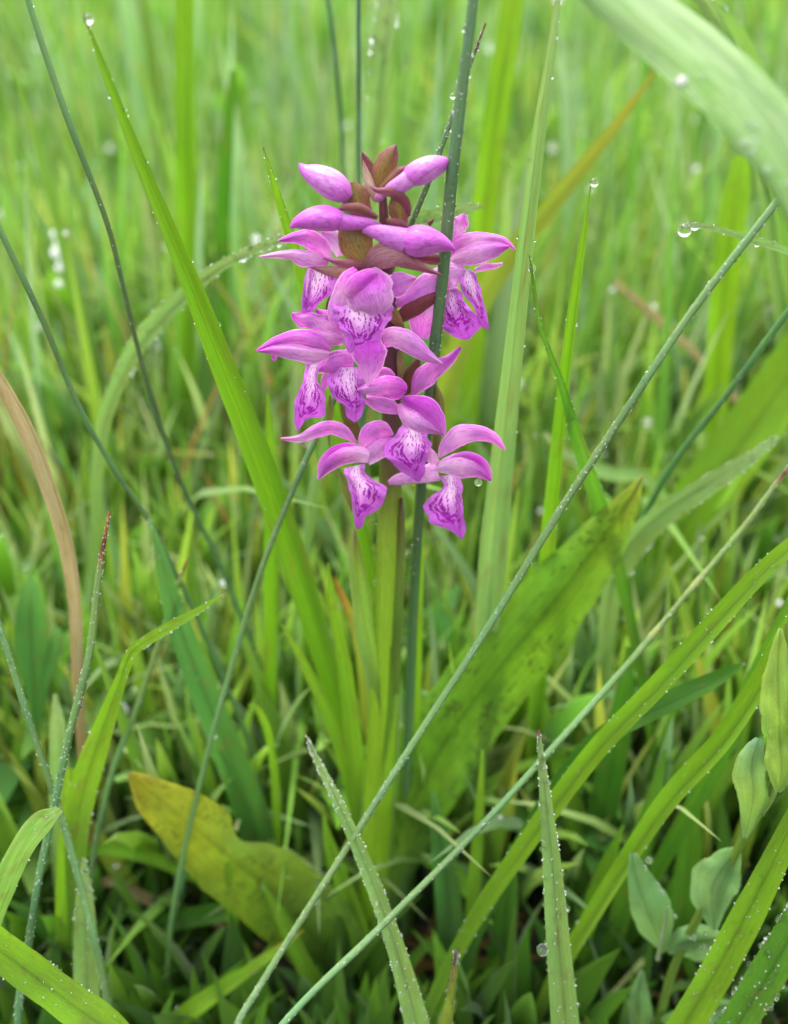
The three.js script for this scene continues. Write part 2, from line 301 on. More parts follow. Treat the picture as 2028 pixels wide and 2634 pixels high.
{
  const mid = thing('meadow_grass', 'dense mid green grass of the meadow around and behind the orchid', 'grass', null, 'stuff');
  const A = [1, 2, 3, 4, 5].map(k => tuftGeo(200 + k, 5, 0.15, 0.0056, 0.18 + 0.12 * k, 0.03, PALETTE)), T = [1, 2, 3, 4, 5, 6].map(k => tuftGeo(300 + k, 6, 0.22, 0.0066, 0.2 + 0.14 * k, 0.06, PALETTE)), Wd = [1, 2, 3].map(k => tuftGeo(400 + k, 3, 0.2, 0.0095, 0.3 + 0.3 * k, 0.06, PALETTE));
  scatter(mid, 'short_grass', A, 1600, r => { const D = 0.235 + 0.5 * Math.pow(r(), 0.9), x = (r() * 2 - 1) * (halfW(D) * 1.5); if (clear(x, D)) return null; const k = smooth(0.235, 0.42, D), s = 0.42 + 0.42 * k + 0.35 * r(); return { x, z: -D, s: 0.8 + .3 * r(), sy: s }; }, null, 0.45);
  scatter(mid, 'tall_grass', T, 7200, r => { const D = 0.42 + 1.9 * Math.pow(r(), 1.2), x = (r() * 2 - 1) * (halfW(D) * 1.8); if (fbm(x * 9, D * 9, 6) < 0.36) return null; const s = 0.4 + 0.55 * r() + 0.15 * smooth(0.5, 1.2, D); return { x, z: -D, s: 0.8 + 0.5 * r(), sy: s }; }, [1.12, 1.08, 1.5], 1.0);  // pale bluish tint paints a thin lens haze into the grass colour
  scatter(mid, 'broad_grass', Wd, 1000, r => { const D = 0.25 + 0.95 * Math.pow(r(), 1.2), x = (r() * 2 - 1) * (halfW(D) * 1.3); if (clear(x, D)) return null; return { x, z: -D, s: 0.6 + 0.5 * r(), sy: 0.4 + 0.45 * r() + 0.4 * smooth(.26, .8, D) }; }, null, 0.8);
  const N2 = [1, 2, 3].map(k => tuftGeo(490 + k, 3, 0.085, 0.0085, 0.3 * k, 0.025, [['#33590e', '#5a8a18', '#6c9c24'], ['#2f5216', '#4c7a24', '#5c8a34'], ['#3f6410', '#6a9a1c', '#80ae2a']])), U = [1, 2, 3].map(k => tuftGeo(450 + k, 2, 0.34, 0.0075, 0.22, 0.06, PALETTE)), N = [1, 2, 3].map(k => tuftGeo(470 + k, 3, 0.085, 0.0062, 0.35 * k, 0.02, PALETTE));
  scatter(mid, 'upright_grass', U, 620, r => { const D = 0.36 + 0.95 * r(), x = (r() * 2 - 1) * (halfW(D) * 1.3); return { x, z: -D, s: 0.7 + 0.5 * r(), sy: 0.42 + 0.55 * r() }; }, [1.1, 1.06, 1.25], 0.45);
  scatter(mid, 'near_grass', N, 330, r => { const D = 0.222 + 0.13 * r(), x = (r() * 2 - 1) * (halfW(D) * 1.6); if (clear(x, D)) return null; return { x, z: -D, s: 0.9 + 0.5 * r(), sy: 0.8 + 0.9 * r() }; }, null, 0.55);
  scatter(mid, 'foot_grass', N2, 330, r => { const D = 0.13 + 0.095 * r(), x = (r() * 2 - 1) * (halfW(D) * 1.9); if (clear(x, D)) return null; return { x, z: -D, s: 0.8 + 0.5 * r(), sy: 0.35 + 0.5 * r() * smooth(.12, .2, D) }; }, [0.6, 0.7, 0.5], 0.5);
  const F = [1, 2, 3].map(k => tuftGeo(500 + k, 14, 0.26, 0.008, 0.9, 0.22, PALETTE));
  scatter(mid, 'far_grass', F, 6000, r => { const D = 1.9 + 9 * Math.pow(r(), 1.4), x = (r() * 2 - 1) * (halfW(D) * 2.2); return { x, z: -D, s: 1 + 0.6 * r() + D * .12, sy: 0.6 + 0.6 * r() }; }, [1.22, 1.16, 1.8], 0.9);  // stronger pale tint: haze put into the colour of the far grass
}
{ // small broad leaved weeds among the grass
  const weeds = thing('meadow_weeds', 'small broad leaved weeds growing among the meadow grass', 'weeds', null, 'stuff');
  const W3 = [['#3c6812', '#5e9820', '#7cb436'], ['#44741c', '#6aa434', '#92c45a'], ['#386420', '#569238', '#7ab056']];
  const weed = seed => { const r = rng(seed), list = []; for (let i = 0; i < 11; i++) { const g = bladeGeo(0.022 + 0.03 * r(), 0.011 + 0.009 * r(), 0.5 + r() * 1.6, r() * 7, 0.6 * (r() - .5), 0, 0, W3[Math.floor(r() * 3)]); g.translate((r() - .5) * .028, 0.006 + 0.075 * r() * r(), (r() - .5) * .028); list.push(g); } list.push(bladeGeo(0.085, 0.0022, 0.2, 1, 0, 0, 0, W3[0])); return mergeGeometries(list); };
  scatter(weeds, 'leafy_weed', [1, 2, 3, 4].map(k => weed(700 + k)), 850, r => { const D = 0.25 + 1.0 * Math.pow(r(), 0.9), x = (r() * 2 - 1) * (halfW(D) * 1.4); if (clear(x, D)) return null; const s = 0.6 + 0.8 * r() + 0.5 * smooth(.35, 1, D); return { x, z: -D, s }; }, null, 0.5);
}
{ // withered stalks
  const dry = thing('dry_grass', 'withered brown stalks scattered through the meadow grass', 'dry grass', null, 'stuff');
  const geos = [1, 2].map(k => tuftGeo(600 + k, 2, 0.22, 0.003, 1.3, 0.05, DRY));
  scatter(dry, 'dry_stalk', geos, 520, r => { const D = 0.33 + 1.1 * r(), x = (r() * 2 - 1) * (halfW(D) * 1.3); return { x, z: -D, s: 0.9, sy: 0.3 + 0.6 * r() }; });
}
{ // matted dead thatch lying on the soil
  const mat = thing('thatch', 'matted dead grass lying on the dark soil under the plants', 'dead grass', null, 'stuff');
  scatter(mat, 'dead_blade', [1, 2, 3].map(k => tuftGeo(650 + k, 4, 0.07, 0.0028, 2.2, 0.04, DRY)), 600, r => { const D = 0.12 + 0.6 * r(), x = (r() * 2 - 1) * (halfW(D) * 1.5); return { x, z: -D, s: 0.8 + .4 * r(), sy: 0.12 + 0.2 * r() }; }, [0.5, 0.46, 0.42], 0.5);
}
{ // drops hanging on the meadow grass
  const r = rng(4242), m = [], v = new THREE.Vector3();
  for (const { g, mats } of field.tufts) for (const M4 of mats) {
    const z = -M4.elements[14]; if (z > 1.3 || z < 0.2) continue;
    const n = r() < 0.75 ? 1 : 0;
    for (let i = 0; i < n; i++) { v.fromBufferAttribute(g.attributes.position, Math.floor(r() * g.attributes.position.count)).applyMatrix4(M4); if (v.y < 0.02) continue; const s = 0.0003 + (z > .38 ? 0.0019 : 0.0009) * Math.pow(r(), 2.5); m.push(new THREE.Matrix4().compose(v.clone(), new THREE.Quaternion(), V3(s, s, s))); }
  }
  const im = new THREE.InstancedMesh(beadFine, M.water, m.length); m.forEach((x, i) => im.setMatrixAt(i, x));
  im.name = 'dew'; im.material = M.dew; im.userData = { label: 'water drops hanging on the meadow grass behind the orchid', category: 'dew', kind: 'stuff' }; scene.add(im);
}

// ------------------------------------------------------------------ the orchid
const MAG = '#d63ad2', MAV = '#e47cd8', PAL = '#f0b0e6', VIO = '#d66cd0', WHI = '#f4cef2', DEEP = '#ba2ab2';
const BRO = '#8a663c', OLI = '#847c3a', PLUM = '#863e5a', ROSE = '#bc7894', CRE = '#dcbaa8';
{
  const orchid = thing('orchid', 'pink flowering marsh orchid with brownish bracts, spotted leaves and a stout stalk', 'orchid');
  const stalk = body(FF, { p: [[815, 385, .209], [822, 520, .209], [832, 700, .209], [836, 860, .209], [833, 1000, .209], [830, 1140, .209], [824, 1300, .209], [818, 1480, .209], [808, 1680, .209], [796, 1900, .209], [788, 2080, .209], [786, 2180, .2095]], w: [7, 13, 18, 21, 24, 26, 27, 30, 32, 32, 30, 28], mm: 0.000092, lobes: .05, nV: 80, nU: 20, col: ['#6e3444', '#6a3040', '#5a2c34', '#55382c', '#6c6a2a', '#86a226', '#8eb422', '#8eba1c', '#88b81c', '#80ae1c', '#76a01e', '#6a901c'] });
  part(orchid, 'stalk', stalk, M.stem);
  // leaves
  const leaf = (name, o, mat, label) => part(orchid, name, sheet(FF, { unit: .001, nV: 60, nU: 16, ...o }), mat, label);
  leaf('leaf', { p: [[1372, 1014, .226], [1330, 1085, .225], [1270, 1170, .224], [1190, 1275, .222], [1100, 1385, .22], [1010, 1500, .218], [930, 1620, .216], [860, 1760, .213], [815, 1900, .2105], [795, 2010, .2095]], a: [2, 34, 58, 74, 82, 86, 84, 72, 48, 28], b: [2, 30, 56, 76, 86, 92, 92, 70, 46, 28], cup: [1, 4, 6, 5], fold: 1.5, ruf: .9, wob: .04, col: ['#9ca426', '#80ac22', '#78ac1e', '#76ac1e', '#7ab222', '#80ba26', '#7ab426'] }, M.spotA, 'long dark flecked leaf pointing up and right');
  leaf('leaf', { p: [[276, 1650, .2], [330, 1695, .2], [400, 1752, .2005], [470, 1810, .201], [540, 1868, .202], [610, 1930, .2035], [670, 2000, .205], [730, 2080, .207], [775, 2160, .2085]], a: [6, 24, 40, 54, 62, 62, 36, 66, 90, 98, 102, 96, 84, 64, 46, 30], b: [6, 46, 70, 82, 88, 84, 72, 50, 30], cup: [-1, -3, -5, -2], fold: -1, ruf: 1.4, wob: .12, col: ['#c0b434', '#aab82e', '#98b428', '#82ac22', '#70a41e', '#609820'] }, M.spotB, 'short yellowish flecked leaf with a bitten notch');
  leaf('sheath_leaf', { p: [[757, 1128, .2075], [758, 1190, .207], [768, 1270, .2065], [785, 1360, .206], [806, 1450, .206], [812, 1560, .2062], [806, 1700, .2068]], a: [3, 16, 24, 30, 30, 34, 30], b: [3, 14, 18, 24, 26, 30, 30], cup: [1, 2, 3, 4, 5], fold: 1, col: ['#9a8a40', '#98ba40', '#98c044', '#90ba3c', '#88ba32', '#80b028'] }, M.grassA);
  leaf('sheath_leaf', { p: [[858, 1062, .2072], [854, 1120, .207], [850, 1220, .207], [842, 1340, .2068], [834, 1480, .2066]], a: [3, 10, 14, 18, 20], b: [3, 8, 12, 16, 18], cup: 1.5, col: ['#7c4a48', '#7a7c34', '#7c9634', '#769c2e', '#6f9a2a'] }, M.grassA);
  leaf('sheath_leaf', { p: [[835, 1380, .2064], [830, 1500, .2062], [815, 1640, .206], [800, 1800, .206], [792, 2000, .2065], [790, 2160, .207]], a: [14, 24, 34, 40, 40, 34], b: [14, 22, 32, 40, 40, 34], cup: 5, fold: .5, col: ['#82b422', '#7eb41e', '#78b01e', '#74a81e', '#6c9c1e'] }, M.grassA);
  const petals = [];
  const S = (parent, name, F, o, mat = M.petal) => { const g = sheet(F, name === 'bract' || name === 'lip' ? o : { rim: 1, nU: 16, ...o }); if (name !== 'bract') petals.push(g); return part(parent, pn(name), g, mat); };
  const B = (parent, name, F, o, mat = M.bud) => part(parent, pn(name), body(F, o), mat);
  const grp = (name) => { const g = new THREE.Group(); g.name = pn(name); orchid.add(g); return g; };
  const bractMat = M.bract;
  // bracts, top to bottom
  const BR = ['#8c6a3c', '#84603a', '#7d5636', '#7a4644'];
  S(orchid, 'bract', FA, { p: [[800, 318, 1], [820, 240, 1.6], [848, 165, 1.6], [885, 95, 1], [910, 46, .2]], w: [20, 58, 66, 44, 1], cup: 1.3, fold: .5, edge: PLUM, mid: '#8e7a42', col: ['#8a6a36', '#927238', '#8e6c3a', '#84504a', '#8a4456'] }, bractMat);
  S(orchid, 'bract', FA, { p: [[778, 300, -1], [755, 210, -1], [728, 140, -.8], [705, 86, -.5]], w: [26, 34, 26, 1], cup: .8, edge: PLUM, col: [BRO, '#84504a', '#8a4456'] }, bractMat);
  S(orchid, 'bract', FA, { p: [[790, 385, 1.6], [768, 320, 1.7], [745, 250, 1.2], [714, 142, .6]], w: [12, 26, 26, 2], cup: .8, edge: ROSE, col: ['#b88a80', CRE, '#e2c4b2', '#c89a92'] }, bractMat);
  S(orchid, 'bract', FA, { p: [[822, 306, 2.6], [880, 255, 3.2], [935, 205, 3.2], [985, 180, 2.6]], w: [16, 30, 28, 8], cup: .9, edge: PLUM, col: ['#8a6436', '#8d6a3a', '#8a4c52', '#9c5a76'] }, bractMat);
  S(orchid, 'bract', FA, { p: [[752, 292, 4], [800, 318, 4.6], [880, 330, 4.8], [960, 385, 4], [985, 470, 3.2]], w: [3, 18, 28, 30, 8], cup: .6, edge: PLUM, col: [ROSE, '#a46078', '#9a5468', '#8a4a52', PLUM] }, bractMat);
  S(orchid, 'bract', FA, { p: [[925, 330, 3], [925, 400, 3.4], [930, 460, 3.2], [955, 540, 2.6]], w: [34, 62, 58, 20], cup: .8, fold: .4, edge: PLUM, mid: OLI, col: [BRO, '#87683a', '#80523a', PLUM] }, bractMat);
  S(orchid, 'bract', FA, { p: [[650, 270, 3], [668, 330, 3.6], [690, 400, 3.6], [760, 470, 3]], w: [22, 74, 78, 20], cup: .9, fold: .3, edge: PLUM, mid: OLI, col: ['#8a6a40', '#8c6c3c', '#865c40', PLUM] }, bractMat);
  S(orchid, 'bract', FA, { p: [[560, 428, 5], [620, 418, 5.6], [700, 430, 5.4], [800, 478, 4.4]], w: [6, 26, 34, 14], cup: .8, edge: ROSE, col: ['#b8748e', '#a0665e', '#8c5548', PLUM] }, bractMat);
  S(orchid, 'bract', FA, { p: [[735, 762, 3], [705, 690, 4.2], [672, 620, 4.4], [640, 545, 3.4], [600, 480, 2.5]], w: [14, 74, 98, 80, 30], cup: 1, fold: .4, edge: '#7a4240', mid: '#74683a', col: ['#7a5a3a', '#8c7444', '#8a6e40', '#7e5c3c', '#7c5a3a'] }, bractMat);
  S(orchid, 'bract', FA, { p: [[738, 770, 5], [800, 715, 7.4], [890, 700, 8.2], [980, 735, 8.2], [1090, 782, 7.4], [1182, 814, 6.6]], w: [26, 72, 66, 42, 20, 2], cup: 1.2, edge: PLUM, col: ['#96626a', '#a67884', '#b58292', '#aa6a7e', '#a86276', '#a05a74'] }, bractMat);
  S(orchid, 'bract', FA, { p: [[740, 800, 4.4], [640, 800, 5.4], [520, 790, 5.4], [394, 764, 5]], w: [22, 44, 30, 2], cup: .9, edge: PLUM, col: ['#96505e', '#b08078', '#b88a84', '#b07488'] }, bractMat);
  S(orchid, 'bract', FA, { p: [[750, 770, 4.6], [660, 755, 5.6], [570, 738, 5.4], [485, 712, 4.8]], w: [20, 30, 22, 3], cup: .7, col: ['#8e4a5c', '#a05a70', '#a8607c', VIO] }, bractMat);
  S(orchid, 'bract', FA, { p: [[890, 1085, 2], [985, 1025, 3], [1075, 965, 3.2], [1180, 915, 2.6]], w: [20, 46, 44, 18], cup: 1, col: ['#7a3c42', '#7c4044', '#84464c', PLUM] }, bractMat);
  S(orchid, 'bract', FA, { p: [[560, 900, 1], [530, 960, 1.5], [520, 1020, 1.5], [530, 1080, 1]], w: [8, 24, 22, 6], cup: .6, col: ['#6c2f40', '#5d2836'] }, bractMat);
  S(orchid, 'bract', FA, { p: [[860, 980, 4], [890, 1040, 4.5], [930, 1100, 4], [960, 1130, 3.4]], w: [10, 34, 24, 4], cup: .7, col: ['#8a5a44', '#947048', '#8a5648'] }, bractMat);
  S(orchid, 'bract', FA, { p: [[990, 545, 4.4], [940, 520, 5], [890, 505, 5], [850, 490, 4]], w: [6, 28, 26, 8], cup: .7, col: [PLUM, '#93505e', '#9a5e5a'] }, bractMat);
  S(orchid, 'bract', FA, { p: [[1000, 690, 3], [1080, 715, 3.6], [1160, 720, 3.4], [1230, 700, 2.6]], w: [12, 30, 28, 4], cup: .7, col: ['#8a4456', '#823c4c', PLUM] }, bractMat);
  S(orchid, 'bract', FB, { p: [[1132, 305, -1], [1148, 380, -.6], [1158, 470, -.6], [1150, 580, -.4], [1135, 715, 0]], w: [6, 30, 34, 30, 20], cup: 1, edge: '#5c3a30', col: ['#6b6a2c', '#7a7a32', '#6f7030', '#7a7a34', '#66602c'] }, bractMat);
  S(orchid, 'bract', FB, { p: [[585, 415, 1], [610, 480, 1.6], [650, 560, 2], [690, 640, 2]], w: [10, 26, 38, 22], cup: 1, edge: '#5c4030', col: ['#6b6a2c', '#6f6a30', '#6a5a30', '#70603a'] }, bractMat);
  S(orchid, 'bract', FB, { p: [[520, 380, 0], [520, 470, .4], [512, 560, .4], [518, 680, 0]], w: [6, 26, 16, 4], cup: .6, col: ['#76862e', '#7a8a34', '#7a8a3a'] }, bractMat);
  S(orchid, 'bract', FB, { p: [[575, 810, 0], [600, 880, .6], [625, 970, .8], [650, 1060, .4]], w: [6, 20, 20, 4], cup: .6, col: ['#7a7c38', '#7e8a3a', '#7f6a44'] }, bractMat);
  S(orchid, 'bract', FB, { p: [[930, 120, 2.6], [935, 200, 3], [932, 280, 2.6]], w: [14, 24, 16], cup: .7, edge: PLUM, col: ['#8a7c44', '#94884a', '#7c6c3c'] }, bractMat);
  S(orchid, 'bract', FB, { p: [[1035, 170, 1.6], [1010, 240, 2], [980, 320, 2], [950, 380, 2]], w: [16, 44, 44, 20], cup: 1, col: ['#6a3038', '#66382e', '#5c3a2a', '#643038'] }, bractMat);
  S(orchid, 'bract', FA, { p: [[1095, 520, -1], [1110, 505, -1], [1130, 484, -1]], w: [14, 14, 1], cup: .4, col: ['#8a4650', '#7a3a40'] }, bractMat);

  // buds (each > bud body, ovary)
  const bud = (F, tip, w, neck, nw, o = {}) => { const g = grp('flower_bud'); B(g, 'bud', F, { p: tip, w, lobes: .09, flat: .9, nU: 36, seam: '#b040b4', col: o.col || [MAG, MAV, '#e08ade', MAV, VIO], under: o.under }); if (neck) B(g, 'ovary', F, { p: neck, w: nw, flat: .9, col: o.neck || [VIO, '#b860b8', '#a0508c'] }); return g; };
  bud(FA, [[338, 158, 2.4], [375, 200, 3], [440, 235, 3.8], [515, 275, 4], [580, 318, 3.6], [640, 360, 2.6]], [5, 38, 68, 84, 74, 40], null, null, { col: ['#b030b0', '#cc6ad2', '#d98cdc', '#da92dc', '#cf74d2', '#b454b4'] });
  bud(FA, [[288, 538, 5.2], [330, 510, 5.6], [400, 490, 6], [480, 482, 6.2], [545, 488, 6], [592, 494, 5.6]], [4, 34, 62, 76, 68, 50], [[572, 500, 5.6], [650, 508, 5.4], [740, 512, 4.8], [820, 526, 3.8]], [50, 44, 34, 14], { col: [MAG, '#c248c4', '#cd62d0', '#d06cd2', '#c85acc', '#bc50c0'], neck: ['#c058c4', '#b85abc', '#b052b0'] });
  bud(FA, [[1226, 160, 2.6], [1190, 158, 3], [1120, 178, 3.6], [1050, 210, 3.8], [995, 238, 3.4], [960, 262, 3]], [10, 42, 68, 74, 62, 34], [[985, 248, 3.2], [940, 280, 3.2], [880, 310, 2.8], [820, 345, 2]], [54, 52, 42, 16], { col: ['#b83aba', '#cc66d0', '#d88ada', '#d67ed8', '#ca68cc', '#bc5abe'], neck: ['#cf8cd0', '#c57cc6', '#b470aa'] });
  bud(FA, [[1256, 668, 6.4], [1210, 642, 7], [1150, 622, 7.6], [1070, 612, 8], [1000, 614, 7.8], [930, 612, 7]], [4, 34, 64, 90, 88, 50], [[965, 612, 7.2], [880, 588, 7], [800, 562, 6.2], [712, 548, 5]], [74, 64, 46, 18], { col: [MAG, '#cf56d2', '#d868da', '#d66ad8', '#cd60d0', '#c05cc4'], neck: ['#c674cc', '#bf6cc6', '#b860b8'] });
  B(grp('flower_bud'), 'bud', FA, { p: [[790, 385, 3], [812, 355, 3.4], [845, 340, 3.2]], w: [10, 28, 14], col: ['#b868a8', '#c478b8', '#a8607c'] });

  // flowers: petals and sepals first, the lip hanging in front
  let f = grp('flower');                                               // upper left, seen from the side
  S(f, 'petal', FA, { p: [[585, 700, 1], [570, 640, 1], [530, 590, .6], [470, 560, 0]], w: [26, 50, 50, 10], cup: 1, col: [PAL, '#e4bce4', '#d898d8', MAV] });
  S(f, 'petal', FA, { p: [[520, 715, 3.6], [470, 640, 4.4], [400, 595, 4.6], [320, 590, 4], [220, 612, 3.2]], a: [20, 60, 62, 40, 8], b: [20, 44, 46, 32, 8], cup: 1.6, edge: MAG, col: [PAL, MAV, MAV, '#c862cc', DEEP] });
  S(f, 'sepal', FA, { p: [[510, 745, 4.4], [440, 710, 5.4], [360, 700, 5.8], [290, 690, 5.4], [200, 695, 4.8], [108, 705, 4.4]], a: [14, 62, 66, 36, 20, 5], b: [14, 36, 34, 28, 18, 5], cup: 1.2, edge: MAV, col: [MAV, PAL, '#dd9ede', PAL, PAL, PAL] });
  S(f, 'lip', FA, { p: [[462, 775, 2.6], [442, 850, 3], [418, 930, 3.2], [396, 1005, 3], [378, 1080, 2.6]], a: [70, 130, 118, 74, 44, 34, 8], b: [60, 68, 64, 52, 40, 28, 8], cup: 0.78, ruf: 1.10, wob: .15, col: ['#ffffff', '#f0e0f0', '#f0e0f4'] }, M.lips[0]);
  S(f, 'lip', FA, { p: [[395, 780, 3.8], [388, 860, 4], [378, 950, 3.8], [366, 1060, 3]], a: [16, 22, 22, 10], b: [10, 20, 20, 12], cup: 0.48, col: ['#ffffff', '#e8d0ec'] }, M.lips[1]);

  f = grp('flower');                                                   // upper right, behind the rush
  S(f, 'sepal', FA, { p: [[1245, 590, -2], [1262, 540, -1.6], [1290, 500, -1.8], [1312, 458, -2.4]], w: [20, 46, 44, 14], cup: 1, ruf: .6, wob: .2, col: [MAV, PAL, MAV, VIO] });
  S(f, 'petal', FA, { p: [[1225, 690, -1], [1290, 640, 0], [1370, 605, .4], [1470, 598, 0], [1550, 620, -.6], [1605, 664, -1.2]], a: [30, 64, 46, 28, 22, 4], b: [30, 64, 56, 44, 26, 4], cup: 1.3, edge: MAG, ruf: .4, col: [VIO, MAV, PAL, '#d88ad8', MAV, MAV] });
  S(f, 'petal', FA, { p: [[1230, 740, 0], [1310, 712, 1.2], [1400, 680, 1.6], [1490, 655, 1.2], [1568, 645, .4]], a: [30, 62, 56, 40, 8], b: [30, 50, 66, 52, 8], cup: 1.4, edge: MAV, col: [PAL, PAL, '#e0a6e0', '#d27cd6', MAG] });
  S(f, 'sepal', FA, { p: [[1370, 785, -.6], [1430, 765, 0], [1480, 760, 0], [1532, 746, -.4]], w: [14, 22, 18, 8], cup: .5, col: [PAL, MAV, PAL] });
  S(f, 'sepal', FA, { p: [[1110, 870, 1], [1200, 830, 1.6], [1270, 810, 1.6], [1330, 835, 1]], w: [60, 80, 66, 12], cup: 1.6, col: [MAV, PAL, '#d898da', VIO] });
  S(f, 'spur', FA, { p: [[1200, 800, 2], [1110, 870, 2.8], [1010, 940, 2.8], [905, 985, 2]], w: [56, 80, 66, 22], cup: 2, col: [MAV, '#d68adc', '#c672cc', VIO] });
  S(f, 'lip', FA, { p: [[1205, 870, 0], [1235, 970, .8], [1275, 1075, 1], [1322, 1190, .4]], a: [20, 54, 66, 76, 86, 104, 102, 20], b: [24, 66, 92, 108, 112, 98, 64, 10], nV: 40, nU: 16, cup: 0.72, ruf: 1.33, wob: .15, col: ['#f4e8f4', '#e8c8ec', '#e4c0e8'] }, M.lips[2]);
  S(f, 'lip', FA, { p: [[1318, 780, 1.8], [1345, 860, 2.4], [1375, 950, 2.4], [1410, 1040, 2], [1444, 1128, 1.2]], a: [20, 44, 46, 42, 34, 28, 20, 8], b: [24, 50, 62, 56, 36, 30, 34, 10], nV: 40, nU: 14, cup: 0.72, ruf: 0.88, wob: .15, col: ['#ffffff', '#f6e4f6', '#e8b8ea'] }, M.lips[1]);
  S(f, 'petal', FA, { p: [[1180, 900, 1], [1120, 990, 1.8], [1070, 1080, 1.8], [1050, 1180, 1]], w: [24, 84, 92, 40], cup: 1.4, col: [MAV, PAL, MAV, VIO] });
  S(f, 'petal', FA, { p: [[1220, 900, .5], [1190, 980, 1], [1170, 1060, 1], [1180, 1140, .6]], w: [20, 60, 60, 30], cup: 1.2, col: [PAL, MAV, VIO] });

  f = grp('flower');                                                   // middle left, half hidden
  S(f, 'petal', FA, { p: [[590, 1170, 4], [500, 1120, 4.6], [420, 1080, 4.8], [340, 1066, 4.4], [298, 1040, 4]], w: [50, 66, 52, 40, 14], cup: 1.2, ruf: .7, wob: .2, edge: MAG, col: [MAV, PAL, '#d088d4', MAV, MAG] });
  S(f, 'petal', FA, { p: [[560, 1130, 3], [510, 1070, 3.6], [470, 1040, 3.4], [440, 1014, 3]], w: [40, 46, 30, 8], cup: 1, col: [MAV, MAV, DEEP] });
  S(f, 'petal', FA, { p: [[600, 1190, 4.4], [520, 1180, 5.2], [430, 1170, 5.4], [340, 1150, 5]], w: [30, 48, 46, 14], cup: 1, col: [MAV, PAL, MAV, VIO] });

  f = grp('flower');                                                   // middle left, lip facing out
  S(f, 'petal', FB, { p: [[525, 112, 6], [440, 70, 7.4], [330, 50, 7.8], [210, 70, 7.2], [88, 118, 6]], a: [20, 40, 30, 20, 3], b: [20, 58, 58, 38, 3], cup: 1.4, edge: MAG, col: [MAV, '#d078d6', MAV, '#c454c8', MAG] });
  S(f, 'petal', FB, { p: [[515, 135, 6.6], [420, 130, 8.4], [300, 118, 8.8], [190, 115, 8], [95, 122, 6.8]], a: [20, 66, 52, 30, 3], b: [20, 30, 38, 30, 3], cup: 1.3, edge: '#c86ccc', col: [PAL, PAL, '#dc9cde', MAV, MAG] });
  S(f, 'sepal', FB, { p: [[215, 120, 6], [200, 145, 6.2], [192, 178, 6]], w: [16, 18, 8], cup: .4, col: [MAV, MAG] });
  S(f, 'sepal', FB, { p: [[640, 170, 4], [560, 180, 5], [500, 205, 5], [450, 240, 4.2]], w: [60, 62, 50, 14], cup: 1.4, col: [MAV, '#c46cc8', MAV, PAL] });
  S(f, 'lip', FB, { p: [[434, 180, 6.2], [419, 260, 7], [405, 340, 7.6], [387, 420, 7.4], [358, 505, 6.8], [328, 584, 6]], a: [58, 38, 29, 40, 78, 100, 108, 104, 34, 16, 6], b: [52, 50, 47, 47, 55, 62, 67, 64, 52, 32, 4], nV: 44, nU: 16, cup: 0.96, ruf: 1.10, wob: .15, col: ['#ffffff', '#fff6ff', '#f0d8f4', '#ecd0f0'] }, M.lips[1]);
  S(f, 'sepal', FB, { p: [[500, 255, 3], [492, 300, 3.2], [484, 350, 3]], w: [20, 26, 10], cup: .5, col: [MAV, VIO] });

  f = grp('flower');                                                   // centre, hooded and facing the viewer
  S(f, 'petal', FA, { p: [[690, 790, 8.4], [640, 850, 10], [600, 930, 10], [560, 1030, 8.6], [560, 1120, 7]], w: [40, 70, 66, 56, 30], cup: 2, col: [MAG, MAV, PAL, '#d88edc', MAV] });
  S(f, 'lip', FA, { p: [[690, 950, 9], [692, 1030, 10], [692, 1110, 10.8], [680, 1190, 10.6], [640, 1270, 9.4]], a: [160, 175, 178, 174, 168, 158, 142, 120, 88, 54, 10], b: [160, 168, 170, 164, 149, 127, 108, 90, 76, 56, 14], nV: 40, nU: 18, cup: 1.20, ruf: 1.10, wob: .15, col: ['#ffffff', '#fff4ff', '#f8e6fa'] }, M.lips[0]);
  S(f, 'hood', FA, { p: [[720, 784, 8.6], [740, 850, 11.6], [760, 920, 13], [790, 985, 13], [800, 1042, 12]], a: [70, 126, 132, 108, 36], b: [70, 150, 148, 120, 50], cup: [2.4, 3.4, 3.2, 2], edge: PAL, col: ['#c23cc6', '#ca48cc', '#d67cda', '#dd98de', '#d88adc'], nU: 18 });
  S(f, 'hood', FA, { p: [[620, 930, 11.4], [650, 900, 12.6], [700, 855, 13], [760, 815, 12], [800, 800, 10.4]], w: [30, 52, 60, 46, 16], cup: 1.8, edge: MAV, col: [PAL, MAV, '#cc50cc', '#c84ac8', MAV] });
  S(f, 'sepal', FB, { p: [[745, 62, 10], [750, 130, 11], [755, 220, 11], [742, 324, 10]], a: [80, 108, 70, 8], b: [80, 104, 66, 8], cup: 1.6, edge: MAV, col: ['#bc3ac0', '#ca50ce', '#d884dc', PAL] });
  S(f, 'sepal', FB, { p: [[830, 55, 8], [900, 35, 9], [990, 70, 9.4], [1085, 140, 9], [1178, 194, 8]], a: [50, 62, 58, 36, 5], b: [50, 62, 66, 46, 5], cup: 1.6, edge: '#c86acc', col: [MAV, PAL, '#d892da', '#d280d6', PAL] });
  S(f, 'petal', FA, { p: [[820, 850, 6], [890, 872, 6.6], [950, 852, 6.4], [1024, 830, 5.6]], w: [34, 72, 62, 8], cup: 1.2, col: [MAG, '#c264c6', '#cc7ed0', MAV] });

  f = grp('flower');                                                   // centre low, lip turned left
  S(f, 'sepal', FB, { p: [[660, 190, 5], [580, 190, 6], [520, 210, 6], [455, 230, 5]], w: [60, 56, 46, 12], cup: 1.2, col: [MAV, '#c66cca', MAV] });
